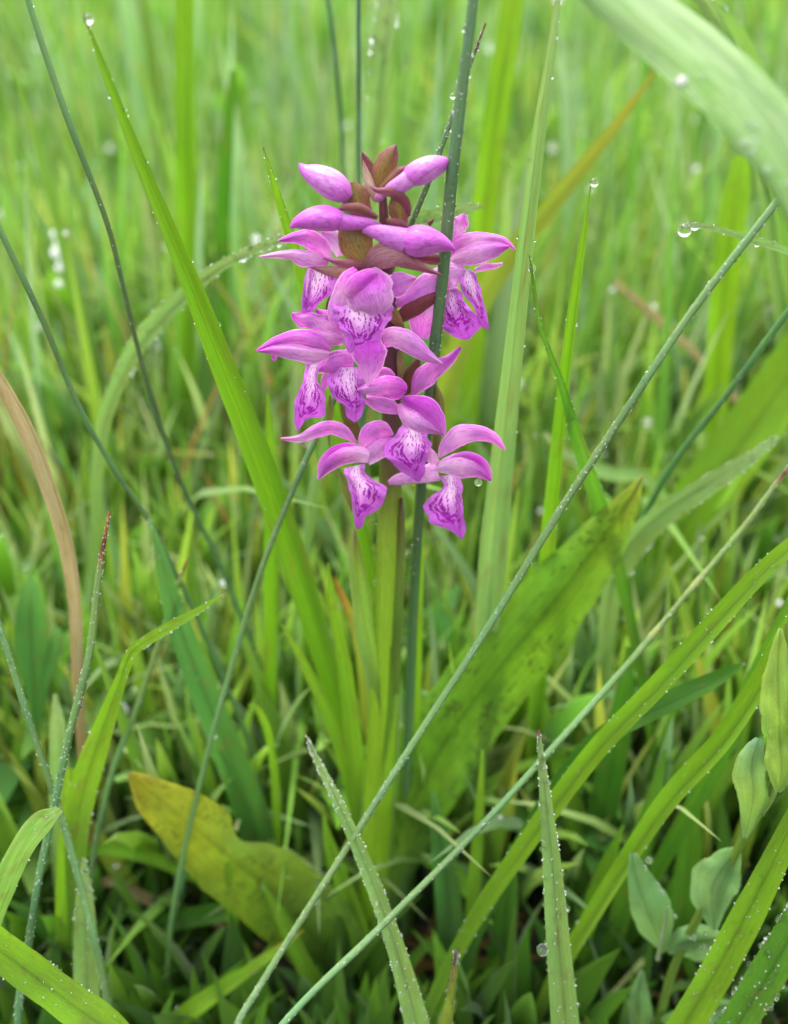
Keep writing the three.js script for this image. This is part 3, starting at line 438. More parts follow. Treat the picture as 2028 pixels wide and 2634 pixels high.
  S(f, 'lip', FB, { p: [[640, 215, 6], [640, 290, 7.4], [650, 370, 8.2], [662, 450, 8.4], [666, 534, 7.6]], a: [50, 75, 84, 82, 76, 75, 71, 64, 53, 36, 6], b: [80, 110, 126, 125, 121, 115, 90, 54, 50, 40, 8], nV: 40, nU: 16, cup: 1.08, ruf: 1.33, wob: .15, col: ['#ece0f0', '#f0dcf2', '#ecd2ee'] }, M.lips[2]);
  S(f, 'petal', FB, { p: [[680, 345, 8], [760, 340, 9.2], [860, 330, 9.4], [940, 345, 8.4], [968, 356, 7.8]], a: [10, 44, 66, 54, 12], b: [10, 44, 70, 62, 12], cup: 1.7, edge: MAG, col: [PAL, '#d68ada', MAV, '#be44c2', DEEP] });
  S(f, 'petal', FB, { p: [[730, 400, 6], [800, 420, 6.8], [880, 450, 6.6], [935, 480, 5.6]], w: [24, 48, 42, 14], cup: 1.2, col: [MAV, '#c070c4', VIO] });
  S(f, 'petal', FB, { p: [[790, 250, 6.6], [850, 245, 7], [900, 270, 6.6]], w: [24, 30, 10], cup: .8, col: [MAV, VIO] });

  f = grp('flower');                                                   // right, one upright sepal
  S(f, 'sepal', FB, { p: [[1005, 375, 2.4], [1050, 300, 3.4], [1120, 230, 3.6], [1210, 170, 3], [1284, 98, 2]], a: [16, 58, 56, 26, 10], b: [16, 62, 62, 42, 12], cup: 1.6, edge: MAV, col: [MAV, '#cc7cd0', MAV, '#c056c4', MAG] });

  f = grp('flower');                                                   // right of the stalk, lip facing out
  S(f, 'petal', FB, { p: [[945, 395, 8], [1010, 425, 9.6], [1090, 470, 10.4], [1150, 540, 10], [1190, 614, 8.8]], a: [16, 50, 74, 52, 10], b: [16, 44, 60, 46, 14], cup: 1.7, edge: MAG, col: ['#b434b8', '#bc3cc0', '#c852cc', '#cc62d0', '#d07ed4'] });
  S(f, 'petal', FB, { p: [[930, 425, 8], [965, 490, 10], [1030, 540, 10.8], [1100, 570, 10.4], [1180, 604, 9]], a: [10, 48, 58, 44, 8], b: [10, 44, 48, 34, 8], cup: 1.5, edge: MAV, col: [MAV, PAL, '#dea2e0', '#d488d8', MAV] });
  S(f, 'lip', FB, { p: [[1018, 545, 8.4], [1008, 630, 10], [1004, 710, 10.8], [1014, 790, 10.8], [1040, 882, 9.4]], a: [75, 85, 95, 102, 104, 95, 82, 74, 60, 42, 8], b: [55, 75, 105, 130, 146, 146, 136, 126, 85, 40, 8], nV: 44, nU: 16, cup: 1.14, ruf: 1.33, wob: .15, col: ['#ffffff', '#fff2ff', '#ecd0f0', '#e4bcea'] }, M.lips[0]);

  f = grp('flower');                                                   // lowest left
  S(f, 'sepal', FB, { p: [[672, 655, 7], [610, 590, 8], [530, 560, 8.4], [440, 585, 8], [340, 625, 7.2], [234, 632, 6.4]], a: [6, 46, 50, 42, 30, 5], b: [6, 28, 34, 36, 16, 5], cup: 1.3, edge: MAV, col: [MAV, '#cc80d0', MAV, '#c872cc', PAL, MAV] });
  S(f, 'sepal', FB, { p: [[705, 690, 7], [730, 640, 7.8], [770, 590, 8.2], [830, 570, 7.8], [892, 612, 6.6]], a: [10, 50, 56, 40, 6], b: [10, 50, 66, 66, 6], cup: 1.5, col: [PAL, MAV, '#c468c8', MAV, VIO] });
  S(f, 'petal', FB, { p: [[725, 745, 7.6], [790, 700, 8], [860, 660, 7.6], [900, 640, 6.6]], w: [50, 62, 50, 12], cup: 1.4, col: ['#dcaade', '#d698d8', MAV, VIO] });
  S(f, 'petal', FB, { p: [[750, 735, 9.4], [660, 715, 11], [580, 735, 11.6], [505, 790, 11], [452, 872, 9.6]], a: [40, 58, 54, 44, 4], b: [30, 50, 60, 50, 8], cup: 1.9, edge: MAV, col: [WHI, PAL, MAV, '#c65cca', '#cc74d0'] });
  S(f, 'petal', FB, { p: [[690, 680, 9.2], [620, 680, 10.4], [540, 715, 10.8], [480, 780, 10.2], [455, 850, 9.4]], w: [12, 26, 34, 30, 4], cup: 1, col: [MAV, MAG, MAG, MAV, MAV] });
  S(f, 'lip', FB, { p: [[672, 790, 9], [688, 865, 10], [692, 960, 10.8], [692, 1060, 10.6], [688, 1162, 9.2]], a: [58, 48, 46, 84, 140, 154, 152, 136, 100, 42, 30, 6], b: [66, 76, 76, 72, 65, 56, 48, 44, 40, 34, 26, 6], nV: 44, nU: 16, cup: 1.02, ruf: 1.33, wob: .15, col: ['#ffffff', '#fff4ff', '#ecd2f0', '#e2baea'] }, M.lips[1]);

  f = grp('flower');                                                   // lowest right
  S(f, 'sepal', FB, { p: [[1160, 742, 6], [1200, 680, 7], [1280, 620, 7.4], [1380, 604, 7], [1470, 632, 6.2], [1546, 697, 5.4]], a: [8, 40, 64, 50, 40, 6], b: [8, 44, 54, 42, 26, 6], cup: 1.4, edge: MAV, col: [PAL, '#d088d4', PAL, '#cc78d0', MAV, MAV] });
  S(f, 'sepal', FB, { p: [[1150, 778, 7], [1120, 750, 7.6], [1100, 710, 7.6], [1100, 680, 7]], w: [20, 32, 30, 8], cup: .8, col: [PAL, PAL, MAV] });
  B(f, 'spur', FB, { p: [[864, 892, 5], [920, 872, 5.4], [1000, 858, 6], [1080, 840, 6.2], [1150, 820, 6.2]], w: [14, 34, 40, 52, 60], flat: .6, col: ['#cc80c4', '#d494cc', '#d49ad2', PAL, PAL] });
  S(f, 'petal', FB, { p: [[1135, 815, 8], [1210, 795, 10], [1300, 790, 10.6], [1390, 820, 10], [1462, 880, 8.6]], a: [10, 56, 74, 60, 5], b: [10, 50, 74, 44, 5], cup: 1.9, edge: MAV, col: [WHI, '#e4b6e4', PAL, '#d074d4', MAG] });
  S(f, 'petal', FB, { p: [[1230, 745, 9.4], [1310, 730, 10.2], [1390, 762, 10], [1440, 820, 9.2], [1464, 878, 8.4]], w: [10, 24, 30, 26, 4], cup: .9, col: [MAV, '#c85ccc', MAG, MAV, MAV] });
  S(f, 'lip', FB, { p: [[1215, 845, 8.4], [1230, 930, 9.4], [1241, 1020, 10], [1260, 1120, 9.8], [1287, 1222, 8.4]], a: [65, 64, 64, 62, 60, 56, 52, 46, 44, 34, 6], b: [65, 48, 46, 108, 148, 160, 156, 142, 68, 20, 6], nV: 44, nU: 16, cup: 0.96, ruf: 1.33, wob: .15, col: ['#ffffff', '#fff4ff', '#ecd2f0', '#e2baea'] }, M.lips[2]);
  part(f, pn('droplet'), beads([{ p: FB(1388, 888, 9.4), r: .0008 }], beadFine), M.water);
  // wet sheen: small beads on petals and stalk
  const r = rng(77), list = [];
  for (let i = 0; i < 34; i++) { const y = lerp(1060, 1500, r()), a = (r() * 2 - 1); list.push({ p: FF(824 + a * 26, y, .209 - .0024 * Math.sqrt(1 - a * a) - .0001), r: .00012 + .0002 * r() * r() }); }
  for (let i = 0; i < 190; i++) { // rain on the petals: sizes from mist to drops
    const g = petals[Math.floor(r() * petals.length)], k = Math.floor(r() * g.attributes.position.count), n = new THREE.Vector3().fromBufferAttribute(g.attributes.normal, k), p = new THREE.Vector3().fromBufferAttribute(g.attributes.position, k);
    if (n.dot(p.clone().sub(camera.position)) > 0) n.negate();
    list.push({ p: p.addScaledVector(n, 0.00004), r: 0.00006 + 0.0002 * Math.pow(r(), 4), n });
  }
  part(orchid, 'dew', beads(list), M.water, null, 'stuff');
  const origin = FF(788, 2100, .209).setY(0);
  orchid.position.copy(origin);
  orchid.children.forEach(c => { const sh = m => m.geometry.translate(-origin.x, -origin.y, -origin.z); if (c.isMesh) sh(c); else c.children.forEach(sh); });
}

// ------------------------------------------------------------------ vetchling with paired leaflets, lower right
{
  const th = thing('vetchling', 'climbing vetchling with pale green folded leaflets in the lower right', 'wild plant');
  const tube = (p, w, col) => part(th, pn('stem'), body(FF, { p, w, mm: .000092, nV: 40, nU: 8, col }), M.stem);
  tube([[1682, 1330, .165], [1672, 1500, .165], [1640, 1640, .166], [1585, 1790, .168], [1510, 1920, .17], [1440, 2060, .172], [1400, 2200, .172]], [8, 8, 9, 10, 10, 10, 10], ['#8aa23e', '#7f9c36', '#78983a']);
  tube([[1690, 1690, .163], [1668, 1655, .163], [1655, 1610, .163]], [4, 5, 4], ['#a0b050']);
  tube([[1403, 2050, .17], [1415, 1990, .17], [1424, 1940, .17]], [5, 5, 4], ['#a0b08a', '#88a868']);
  const leaf = (p, a, b, col, o = {}) => part(th, pn('leaflet'), sheet(FF, { p, a, b, unit: .001, cup: o.cup ?? 1.2, fold: o.fold ?? 1, ruf: .8, wob: .08, col, nV: 26, nU: 10 }), M.grassB);
  const PALE = ['#b8dc5a', '#b2da5e', '#a2d050'], BLU = ['#84b868', '#8cc070', '#9ac862'];
  leaf([[1665, 1340, .162], [1660, 1420, .162], [1662, 1500, .162], [1668, 1570, .162]], [4, 30, 40, 26], [4, 26, 40, 40], PALE);
  leaf([[1662, 1548, .1615], [1665, 1590, .161], [1668, 1640, .161], [1660, 1690, .1615]], [34, 46, 44, 6], [20, 30, 34, 6], PALE);
  leaf([[1620, 1575, .164], [1605, 1630, .1635], [1608, 1700, .1635], [1590, 1788, .164]], [8, 30, 36, 5], [8, 38, 34, 5], ['#86b890', '#a0cc70', '#a8d45e', '#9ccc60']);
  leaf([[1650, 1650, .165], [1642, 1690, .165], [1625, 1740, .165]], [10, 16, 5], [10, 22, 5], ['#7fa03a', '#86a63e']);
  leaf([[1575, 1815, .168], [1545, 1850, .1675], [1520, 1900, .1675], [1525, 1985, .168]], [10, 46, 50, 6], [14, 40, 50, 6], ['#90c46a', '#9ccc7c', '#90c070']);
  leaf([[1350, 1820, .172], [1362, 1890, .1715], [1390, 1965, .1715], [1418, 2030, .172]], [8, 40, 50, 8], [8, 22, 34, 6], BLU);
  leaf([[1425, 2030, .17], [1460, 2010, .1695], [1510, 2005, .1695], [1545, 1995, .17]], [8, 34, 32, 6], [8, 36, 40, 8], BLU, { cup: 3 });
  leaf([[1370, 2070, .17], [1362, 2130, .17], [1365, 2210, .17]], [4, 26, 36], [4, 20, 26], BLU);
  leaf([[1560, 2140, .168], [1500, 2160, .168], [1430, 2205, .168]], [6, 40, 50], [6, 30, 40], BLU);
  const drops = [[1500, 2020, 1.0], [1522, 2035, 1.3], [1478, 2000, 1.0], [1545, 2010, .8], [1505, 1992, .7], [1385, 1835, 1.0], [1376, 1850, .7], [1402, 1885, .6], [1412, 1905, .7], [1425, 1935, .6], [1440, 1955, .7]];
  for (const [x, y, s] of drops) part(th, pn('droplet'), beads([{ p: FF(x, y, .167), r: .0008 * s }], beadFine), M.water);
  settle(th, FF(1400, 2200, .172).setY(0));
}

// ------------------------------------------------------------------ grass leaves and rushes
const GREENS = { lime: ['#6f9e1c', '#86b81e', '#90c22c'], bright: ['#5f9812', '#76ac18', '#84ba26'], mid: ['#4f8818', '#629c22', '#72aa30'], blue: ['#508c30', '#5e9c40', '#70aa50'], pale: ['#6f9e40', '#8cb45a', '#a2c278'], yellow: ['#7d9226', '#95a832', '#b0b23c'], tan: ['#8c7a50', '#a8976a', '#b8a87c'], deep: ['#3a7412', '#4a8618', '#5a9626'] };
function dewOn(th, list) { // fine beads as one part, the clear large ones as another
  const fine = list.filter(d => d.r < 0.00026), big = list.filter(d => d.r >= 0.00026);
  if (fine.length) part(th, pn('dew'), beads(fine), M.dew, null, 'stuff');
  if (big.length) part(th, pn('dew'), beads(big), M.water, null, 'stuff');
}
function railOf(pts) { // 3-D midline down to the soil
  const v = pts.map(q => FF(q[0], q[1], q[2]));
  const a = v[v.length - 2], b = v[v.length - 1];
  if (b.y > 0.006) {
    const d = b.clone().sub(a), h = Math.hypot(d.x, d.z) || 1e-6, dy = Math.max(0.02, -d.y), k = Math.min(1.1, h / dy) * b.y * 0.55 / h;
    v.push(V3(b.x + d.x * k * 0.8, b.y * 0.45, b.z + d.z * k * 0.8), V3(b.x + d.x * k * 1.15, -0.006, b.z + d.z * k * 1.15));
  }
  return { curve: new THREE.CatmullRomCurve3(v, false, 'centripetal'), n: v.length, extra: v.length - pts.length };
}
// name, label, midline tip -> foot as [x, y, D], full widths in picture pixels of 1682, options
function grass(label, p, w, o = {}) {
  const { curve, n, extra } = railOf(p), W = curve1([...w, ...Array(extra).fill(0).map((_, i) => w[w.length - 1] * (i ? 0.5 : 0.75))]);
  // the widths belong to the given points: map curve parameter to point index
  const cols = GREENS[o.c || 'mid'], nV = o.nV || 56, nU = o.nU || 6, fold = o.fold ?? 0.35, seed = p[0][0] * 0.017 + p[0][1] * 0.011, roll = curve1([].concat(o.roll ?? 0)), cache = {};
  const frame = t => {
    const key = t.toFixed(6); if (cache[key]) return cache[key];
    const c = curve.getPoint(t), T = curve.getTangent(t), view = c.clone().sub(camera.position).normalize(), S = T.clone().cross(view).normalize(), N = S.clone().cross(T).normalize();
    const r = roll(t), cr = Math.cos(r), sr = Math.sin(r), hw = 0.46 * Math.max(0.6, W(t)) * (1 + 0.05 * (noise(t * 26, seed, 4) - 0.5)) * K * depthOf(c) / FPX / Math.max(0.35, Math.abs(cr));
    return cache[key] = { c, S: S.clone().multiplyScalar(cr).addScaledVector(N, sr), N: N.clone().multiplyScalar(cr).addScaledVector(S, -sr), hw, T };
  };
  const tipCol = o.tip && C(o.tip), tipLen = o.tipLen ?? 0.05;
  const surf = (t, s) => { const f = frame(t); return f.c.clone().addScaledVector(f.S, s * f.hw).addScaledVector(f.N, -(o.back ? -1 : 1) * fold * f.hw * (Math.abs(s) - 0.4) + 0.12 * f.hw * Math.sin(t * 19 + seed) * s); };
  const g = gridGeometry(nV, nU, (t0, u) => {
    const t = t0, s = u * 2 - 1, c = ramp([cols[2], cols[1], cols[1], cols[0]], t);
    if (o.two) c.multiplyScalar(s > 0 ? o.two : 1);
    const tone = 0.84 + 0.32 * fbm(t * 14 + seed, s * 1.2, seed); c.multiplyScalar(tone);
    c.lerp(C('#8a7a34'), 0.5 * smooth(0.66, 0.8, fbm(t * 30 + seed, s * 3, seed + 5)));
    if (tipCol) c.lerp(tipCol, 1 - smooth(0, tipLen, t + 0.2 * tipLen * s));
    return { p: surf(t, s), c, uv: [u * Math.min(1, Math.max(0.3, (Math.max(...w)) / 60)), 1 - t * (o.rep || 1)] };
  });
  const th = thing('grass_shoot', label, o.cat || 'grass', o.group);
  part(th, pn('blade'), g, o.mat || (o.dew ? M.dewy : M.grassA));
  if (o.dew) {
    const r = rng(1 + Math.floor(seed * 1000)), list = [];
    for (let i = 0; i < o.dew; i++) {
      const t = lerp(0.01, (o.dewTo || 0.85), r()), edge = r() < 0.55, s = edge ? (r() < 0.5 ? -1 : 1) * (0.97 + r() * 0.08) : (r() * 2 - 1) * 0.9, f = frame(t);
      list.push({ p: surf(t, s).addScaledVector(f.N, -0.00006), r: (o.dewR || 1) * (0.00013 + 0.00026 * Math.pow(r(), 3)), n: edge ? null : f.N.clone().negate() });
    }
    dewOn(th, list);
  }
  for (const [t, s, rad, dx, dy] of o.drops || []) { const q = surf(t, s).add(V3(dx || 0, dy || 0, 0.0002)); part(th, pn('droplet'), beads([{ p: q, r: rad }], beadFine), M.water); }
  settle(th, curve.getPoint(1).setY(0));
  return th;
}
function rush(label, p, w, o = {}) {
  const { curve, extra } = railOf(p), W = curve1([...w, ...Array(extra).fill(w[w.length - 1])]), seed = p[0][0] * 0.013, cols = o.cols || ['#587c48', '#5c8248', '#608844'], nV = 72, nU = 10;
  const frame = t => { const c = curve.getPoint(t), T = curve.getTangent(t), view = c.clone().sub(camera.position).normalize(), S = T.clone().cross(view).normalize(), N = S.clone().cross(T).normalize(); return { c, S, N, hw: 0.43 * (1 + 0.14 * (noise(t * 22, seed, 3) - 0.5)) * Math.max(1, W(t)) * K * depthOf(c) / FPX }; };
  const tipLen = o.tipLen ?? 0.06;
  const surf = (t, a) => { const f = frame(t); let k = 1; for (const nd of o.nodes || []) k += 0.5 * Math.exp(-Math.pow((t - nd) / 0.006, 2)); return f.c.clone().addScaledVector(f.S, Math.cos(a) * f.hw * k).addScaledVector(f.N, Math.sin(a) * f.hw * k); };
  const g = gridGeometry(nV, nU, (t, u) => {
    const c = ramp(cols, t).multiplyScalar(0.84 + 0.32 * fbm(t * 26 + seed, u * 3, seed));
    if (o.tip) { c.lerp(C(o.tip), 1 - smooth(tipLen * 0.6, tipLen, t)); c.lerp(C('#3a1c10'), 0.8 * Math.exp(-Math.pow((t - tipLen * 0.55) / (tipLen * 0.2), 2))); }
    for (const nd of o.nodes || []) c.lerp(C('#a5b060'), 0.8 * Math.exp(-Math.pow((t - nd) / 0.01, 2)));
    return { p: surf(t, u * Math.PI * 2), c, uv: [u * 0.5, 1 - t * 3] };
  }, true);
  const th = thing('rush', label, 'rush', o.group);
  part(th, pn('stalk'), g, M.rush);
  if (o.dew) {
    const r = rng(99 + Math.floor(seed * 1000)), list = [];
    for (let i = 0; i < o.dew; i++) { const t = lerp(0.01, o.dewTo || 0.8, r()), a = -Math.PI / 2 + (r() * 2 - 1) * 1.9, big = Math.pow(r(), 5), q = surf(t, a), f = frame(t); list.push({ p: q, r: (o.dewR || 1) * (0.00013 + 0.00026 * big), n: q.clone().sub(f.c).normalize() }); }
    dewOn(th, list);
  }
  for (const [t, a, rad, dx, dy] of o.drops || []) part(th, pn('droplet'), beads([{ p: surf(t, a).add(V3(dx || 0, dy || 0, 0.0003)), r: rad }], beadFine), M.water);
  settle(th, curve.getPoint(1).setY(0));
}

// rushes
rush('thick dark rush standing upright in front of the upper right orchid flowers', [[1030, -180, .207], [1010, 0, .207], [985, 200, .2065], [962, 400, .206], [948, 560, .206], [928, 740, .2085], [912, 900, .213], [897, 1060, .214], [882, 1300, .2145], [872, 1560, .2155]], [24, 27, 29, 30, 29, 29, 29, 28, 25, 24], { dew: 150, dewTo: .7, cols: ['#5e8252', '#52764a', '#4a6e40', '#568440'], drops: [[.12, Math.PI, .0005], [.2, 3.2, .0004], [.3, -1.2, .00035]] });
rush('thin rush with brown withered tip passing behind the orchid towards lower edge', [[1036, 50, .218], [1005, 135, .218], [968, 240, .218], [925, 360, .218], [882, 465, .2185], [800, 650, .222], [705, 870, .222], [640, 1010, .218], [560, 1210, .212], [490, 1440, .206], [432, 1650, .2]], [5, 9, 13, 15, 16, 16, 16, 15, 15, 14, 13], { tip: '#7a4a20', tipLen: .075, dew: 170, drops: [[.14, 3.1, .0006, -.0008], [.19, .2, .0005], [.27, 3, .0004]] });
rush('slender long rush leaning past the tall folded grass leaf, darkened midway', [[45, -60, .225], [60, 0, .225], [140, 240, .225], [230, 480, .227], [265, 620, .23], [310, 800, .235], [375, 1000, .24], [480, 1230, .25]], [14, 15, 16, 13, 12, 12, 12, 11], { dew: 30, cols: ['#6a9450', '#5e8648', '#56683c', '#547f4a', '#58834c'] });
rush('rush slanting down from the edge behind the dried tan stalk', [[-50, 380, .21], [0, 490, .21], [90, 680, .213], [170, 870, .217], [250, 1010, .222], [320, 1115, .225]], [15, 15, 15, 14, 13, 12], { dew: 14, cols: ['#648c4c', '#5c844a', '#5a824c'] });
rush('longest diagonal rush beaded with dew crossing before the spotted orchid leaf', [[1800, 230, .205], [1650, 440, .2], [1480, 660, .195], [1320, 900, .19], [1195, 1090, .186], [1050, 1325, .181], [860, 1620, .173], [740, 1810, .165], [560, 2095, .15], [505, 2190, .145]], [18, 19, 20, 20, 20, 19, 18, 18, 17, 17], { dew: 420, dewTo: .92, dewR: 1.1, cols: ['#688c50', '#668c4c', '#6c9054', '#709258'] });
rush('dark rush rising to the edge behind the pale dewy curled leaf', [[1800, 520, .24], [1682, 665, .24], [1560, 830, .242], [1440, 985, .245], [1370, 1110, .248], [1330, 1200, .25]], [15, 17, 17, 17, 16, 16], { dew: 70, cols: ['#487a38', '#447632', '#487e30'] });
rush('jointed rush with brown broken tip sloping under the spotted leaf', [[1700, 975, .215], [1650, 1040, .213], [1590, 1120, .21], [1430, 1310, .2], [1350, 1405, .193], [1180, 1595, .178], [1000, 1790, .164], [800, 1990, .15], [600, 2190, .137]], [10, 12, 13, 15, 17, 17, 17, 18, 19], { tip: '#8a5a26', tipLen: .1, dew: 300, dewTo: .9, cols: ['#7a8a3a', '#6c8a3c', '#628a4c', '#608850', '#5e8650'], nodes: [.26, .34] });
rush('dew covered rush with rust coloured tip near the edge, tallest of its tuft', [[235, 1090, .185], [215, 1200, .183], [190, 1400, .178], [150, 1560, .172], [122, 1690, .168], [82, 1880, .16], [55, 2060, .155], [40, 2150, .15]], [6, 15, 20, 20, 19, 19, 20, 20], { tip: '#9a5a24', tipLen: .13, dew: 240, dewR: 1.15, cols: ['#7a8a40', '#5c8848', '#4f7c4a', '#567f48'], drops: [[.88, 3, .0011]] });
rush('bluish rush crossing behind the dewy rust tipped rush', [[-40, 1230, .178], [0, 1340, .177], [60, 1530, .175], [130, 1740, .172], [175, 1900, .168], [215, 2060, .163], [238, 2190, .16]], [15, 16, 17, 18, 18, 19, 19], { dew: 170, cols: ['#6c9656', '#6a9454', '#648e4c'] });
rush('rush with small orange tip behind the kinked grass leaf', [[401, 1188, .225], [380, 1250, .224], [350, 1340, .222], [300, 1490, .218], [240, 1650, .213], [205, 1800, .208], [190, 1900, .205]], [4, 10, 13, 14, 15, 15, 14], { tip: '#a8682a', tipLen: .1, dew: 60, cols: ['#7c8c3c', '#5d8848', '#567f50'] });
rush('hair thin dark rush upright behind the orchid top', [[765, -60, .3], [765, 60, .3], [766, 200, .3], [766, 340, .3], [770, 600, .3]], [9, 10, 10, 10, 10], { cols: ['#2f5a48', '#315e44'] });
rush('faint thin rush leaning beside the hair thin one', [[690, -60, .34], [712, 80, .34], [725, 220, .34], [735, 370, .34], [750, 640, .34]], [10, 11, 11, 11, 11], { cols: ['#3d6e44', '#3d6e40'] });
rush('blurred bluish rush standing below the notched orchid leaf', [[400, 1840, .215], [385, 1900, .213], [352, 2010, .208], [315, 2120, .204], [300, 2190, .2]], [10, 14, 17, 18, 18], { dew: 30, dewR: 1.4, cols: ['#56864c', '#50804a'] });
rush('short beaded rush in the bottom corner behind the dewy broad leaf', [[1790, 1900, .155], [1700, 2030, .152], [1640, 2110, .15], [1580, 2200, .148]], [18, 20, 22, 22], { dew: 150, dewR: 1.5, cols: ['#3f6d45', '#3f6f42'] });

// tall grass by the flower
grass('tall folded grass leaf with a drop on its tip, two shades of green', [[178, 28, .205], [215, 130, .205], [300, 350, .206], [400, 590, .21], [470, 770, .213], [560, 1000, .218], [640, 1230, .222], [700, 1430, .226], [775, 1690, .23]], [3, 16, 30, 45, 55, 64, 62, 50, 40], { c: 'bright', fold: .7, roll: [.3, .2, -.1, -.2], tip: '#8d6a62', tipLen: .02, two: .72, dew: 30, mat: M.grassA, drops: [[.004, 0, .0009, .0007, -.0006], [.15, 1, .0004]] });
grass('upright grass leaf with pale midrib standing right of the flower spike', [[1215, -260, .216], [1190, 0, .216], [1150, 280, .216], [1112, 600, .217], [1080, 900, .219], [1055, 1150, .221], [1042, 1320, .223]], [8, 15, 30, 40, 52, 64, 58], { c: 'pale', fold: .5, roll: [.2, .1, -.1], dew: 26, mat: M.grassA });
grass('pointed grass leaf holding one round drop beside its tip', [[1262, 385, .212], [1240, 530, .213], [1210, 750, .218], [1185, 980, .225], [1165, 1200, .23], [1150, 1420, .236]], [3, 18, 26, 32, 36, 38], { c: 'bright', fold: .5, roll: .25, tip: '#7d6a4a', tipLen: .012, dew: 18, mat: M.grassA, drops: [[.003, 0, .0008, .0006, -.0001]] });
grass('narrow grass leaf with purplish tip rising behind the upper buds', [[562, 315, .226], [580, 375, .226], [600, 440, .227], [640, 570, .229], [680, 740, .231], [720, 900, .232]], [3, 14, 20, 28, 34, 34], { c: 'bright', fold: .4, tip: '#8a5a58', tipLen: .025, dew: 14, mat: M.grassA });
grass('arching grass leaf lined with water beads, meeting the flower spike', [[640, 490, .245], [590, 512, .247], [490, 555, .253], [400, 620, .26], [300, 725, .27], [245, 830, .275], [215, 930, .278], [205, 1100, .28]], [10, 18, 24, 36, 42, 36, 30, 26], { c: 'pale', fold: .3, roll: [.5, .5, .2, 0], dew: 130, dewR: 1.7, dewTo: .55 });
grass('sharply kinked bright grass leaf above the notched orchid leaf', [[482, 1264, .19], [430, 1298, .189], [370, 1332, .187], [310, 1368, .186], [280, 1393, .186], [262, 1440, .186], [240, 1500, .186], [205, 1600, .187], [180, 1680, .189], [165, 1760, .19], [160, 1900, .192]], [3, 14, 24, 27, 25, 27, 38, 56, 64, 60, 40], { c: 'lime', fold: .25, roll: [.2, .2, -.2, 0], dew: 60, nV: 80, tip: '#b08a70', tipLen: .02, mat: M.grassB });
grass('straight bluish grass leaf widening downwards behind the kinked leaf', [[322, 1112, .222], [340, 1180, .222], [375, 1310, .222], [430, 1460, .222], [490, 1610, .222], [535, 1730, .222], [560, 1850, .221]], [4, 26, 52, 66, 72, 76, 70], { c: 'blue', fold: .2, dew: 40, mat: M.grassB, drops: [[.003, 0, .0006, -.0003, .0003]] });
grass('hairy grey green grass leaf with reddish tip before the orchid foot', [[652, 1565, .178], [670, 1610, .176], [715, 1700, .17], [785, 1860, .162], [840, 2010, .154], [890, 2190, .147]], [3, 14, 24, 34, 42, 56], { c: 'pale', fold: .55, roll: .15, tip: '#a06050', tipLen: .06, dew: 340, dewR: .9 });
grass('upright dewy grass leaf with purple tip and a large drop on its side', [[1150, 1556, .168], [1156, 1620, .167], [1165, 1710, .164], [1180, 1860, .158], [1192, 2010, .152], [1208, 2200, .147]], [5, 17, 30, 44, 56, 66], { c: 'pale', fold: .4, roll: -.1, tip: '#9a4a52', tipLen: .07, dew: 150, dewR: 1.5, drops: [[.58, -1.25, .0013, -.0002], [.38, -1, .0006], [.43, .9, .0007], [.5, 1, .0008], [.52, .1, .0006], [.62, .7, .0007]] });
grass('short brown tipped grass leaf wrapped in big water drops at the bottom', [[974, 2028, .152], [968, 2080, .151], [960, 2140, .15], [948, 2200, .149]], [4, 14, 22, 34], { c: 'yellow', fold: .5, tip: '#8a5a48', tipLen: .3, dew: 70, dewR: 2.2 });
grass('wide bright grass leaf slanting out of the lower right corner', [[1800, 1560, .16], [1690, 1760, .158], [1610, 1920, .156], [1530, 2070, .153], [1450, 2210, .15]], [34, 54, 68, 74, 78], { c: 'lime', fold: .5, roll: .2, dew: 90, dewR: 1.2, mat: M.grassB });
grass('broad green grass leaf thick with glassy dew at the lower right corner', [[1850, 1720, .15], [1720, 1940, .149], [1650, 2060, .147], [1560, 2210, .145]], [50, 70, 78, 76], { c: 'mid', fold: .3, roll: -.2, dew: 260, dewR: 1.9, mat: M.grassB });
grass('smooth bright grass leaf entering at the lower left corner', [[-120, 1900, .14], [-20, 2010, .141], [70, 2080, .141], [150, 2140, .14], [240, 2210, .138]], [60, 78, 84, 86, 84], { c: 'lime', fold: .15, roll: .2, dew: 50, mat: M.grassB });
grass('yellow tipped grass leaf lying across the dark soil at the bottom', [[648, 1984, .185], [600, 2020, .184], [540, 2062, .182], [470, 2110, .179], [400, 2160, .175], [330, 2215, .172]], [3, 18, 27, 36, 44, 50], { c: 'lime', fold: .3, roll: .2, tip: '#c8b838', tipLen: .22, mat: M.grassA, dew: 12 });
grass('pale shiny arched grass leaf at the left border', [[128, 1725, .16], [90, 1750, .16], [45, 1810, .159], [10, 1880, .157], [-20, 1960, .155], [-50, 2080, .153]], [20, 50, 56, 54, 54, 54], { c: 'pale', fold: .2, roll: .5, dew: 24, mat: M.wet, rep: .5 });
grass('long straight grass leaf sloping from the right border under the spotted leaf', [[1800, 1080, .19], [1682, 1168, .188], [1600, 1245, .186], [1500, 1355, .184], [1400, 1465, .183], [1280, 1590, .182], [1190, 1705, .181], [1100, 1830, .18], [1020, 1950, .178]], [28, 38, 44, 48, 48, 48, 46, 42, 38], { c: 'lime', fold: .35, roll: .15, dew: 70, mat: M.grassB });
grass('very broad blurred grass leaf behind the spotted leaf, slanting to the right border', [[1780, 640, .31], [1690, 790, .31], [1600, 920, .308], [1500, 1060, .305], [1400, 1210, .302], [1310, 1350, .298], [1220, 1520, .292]], [90, 120, 130, 130, 124, 116, 90], { c: 'lime', fold: .15, mat: M.grassB });
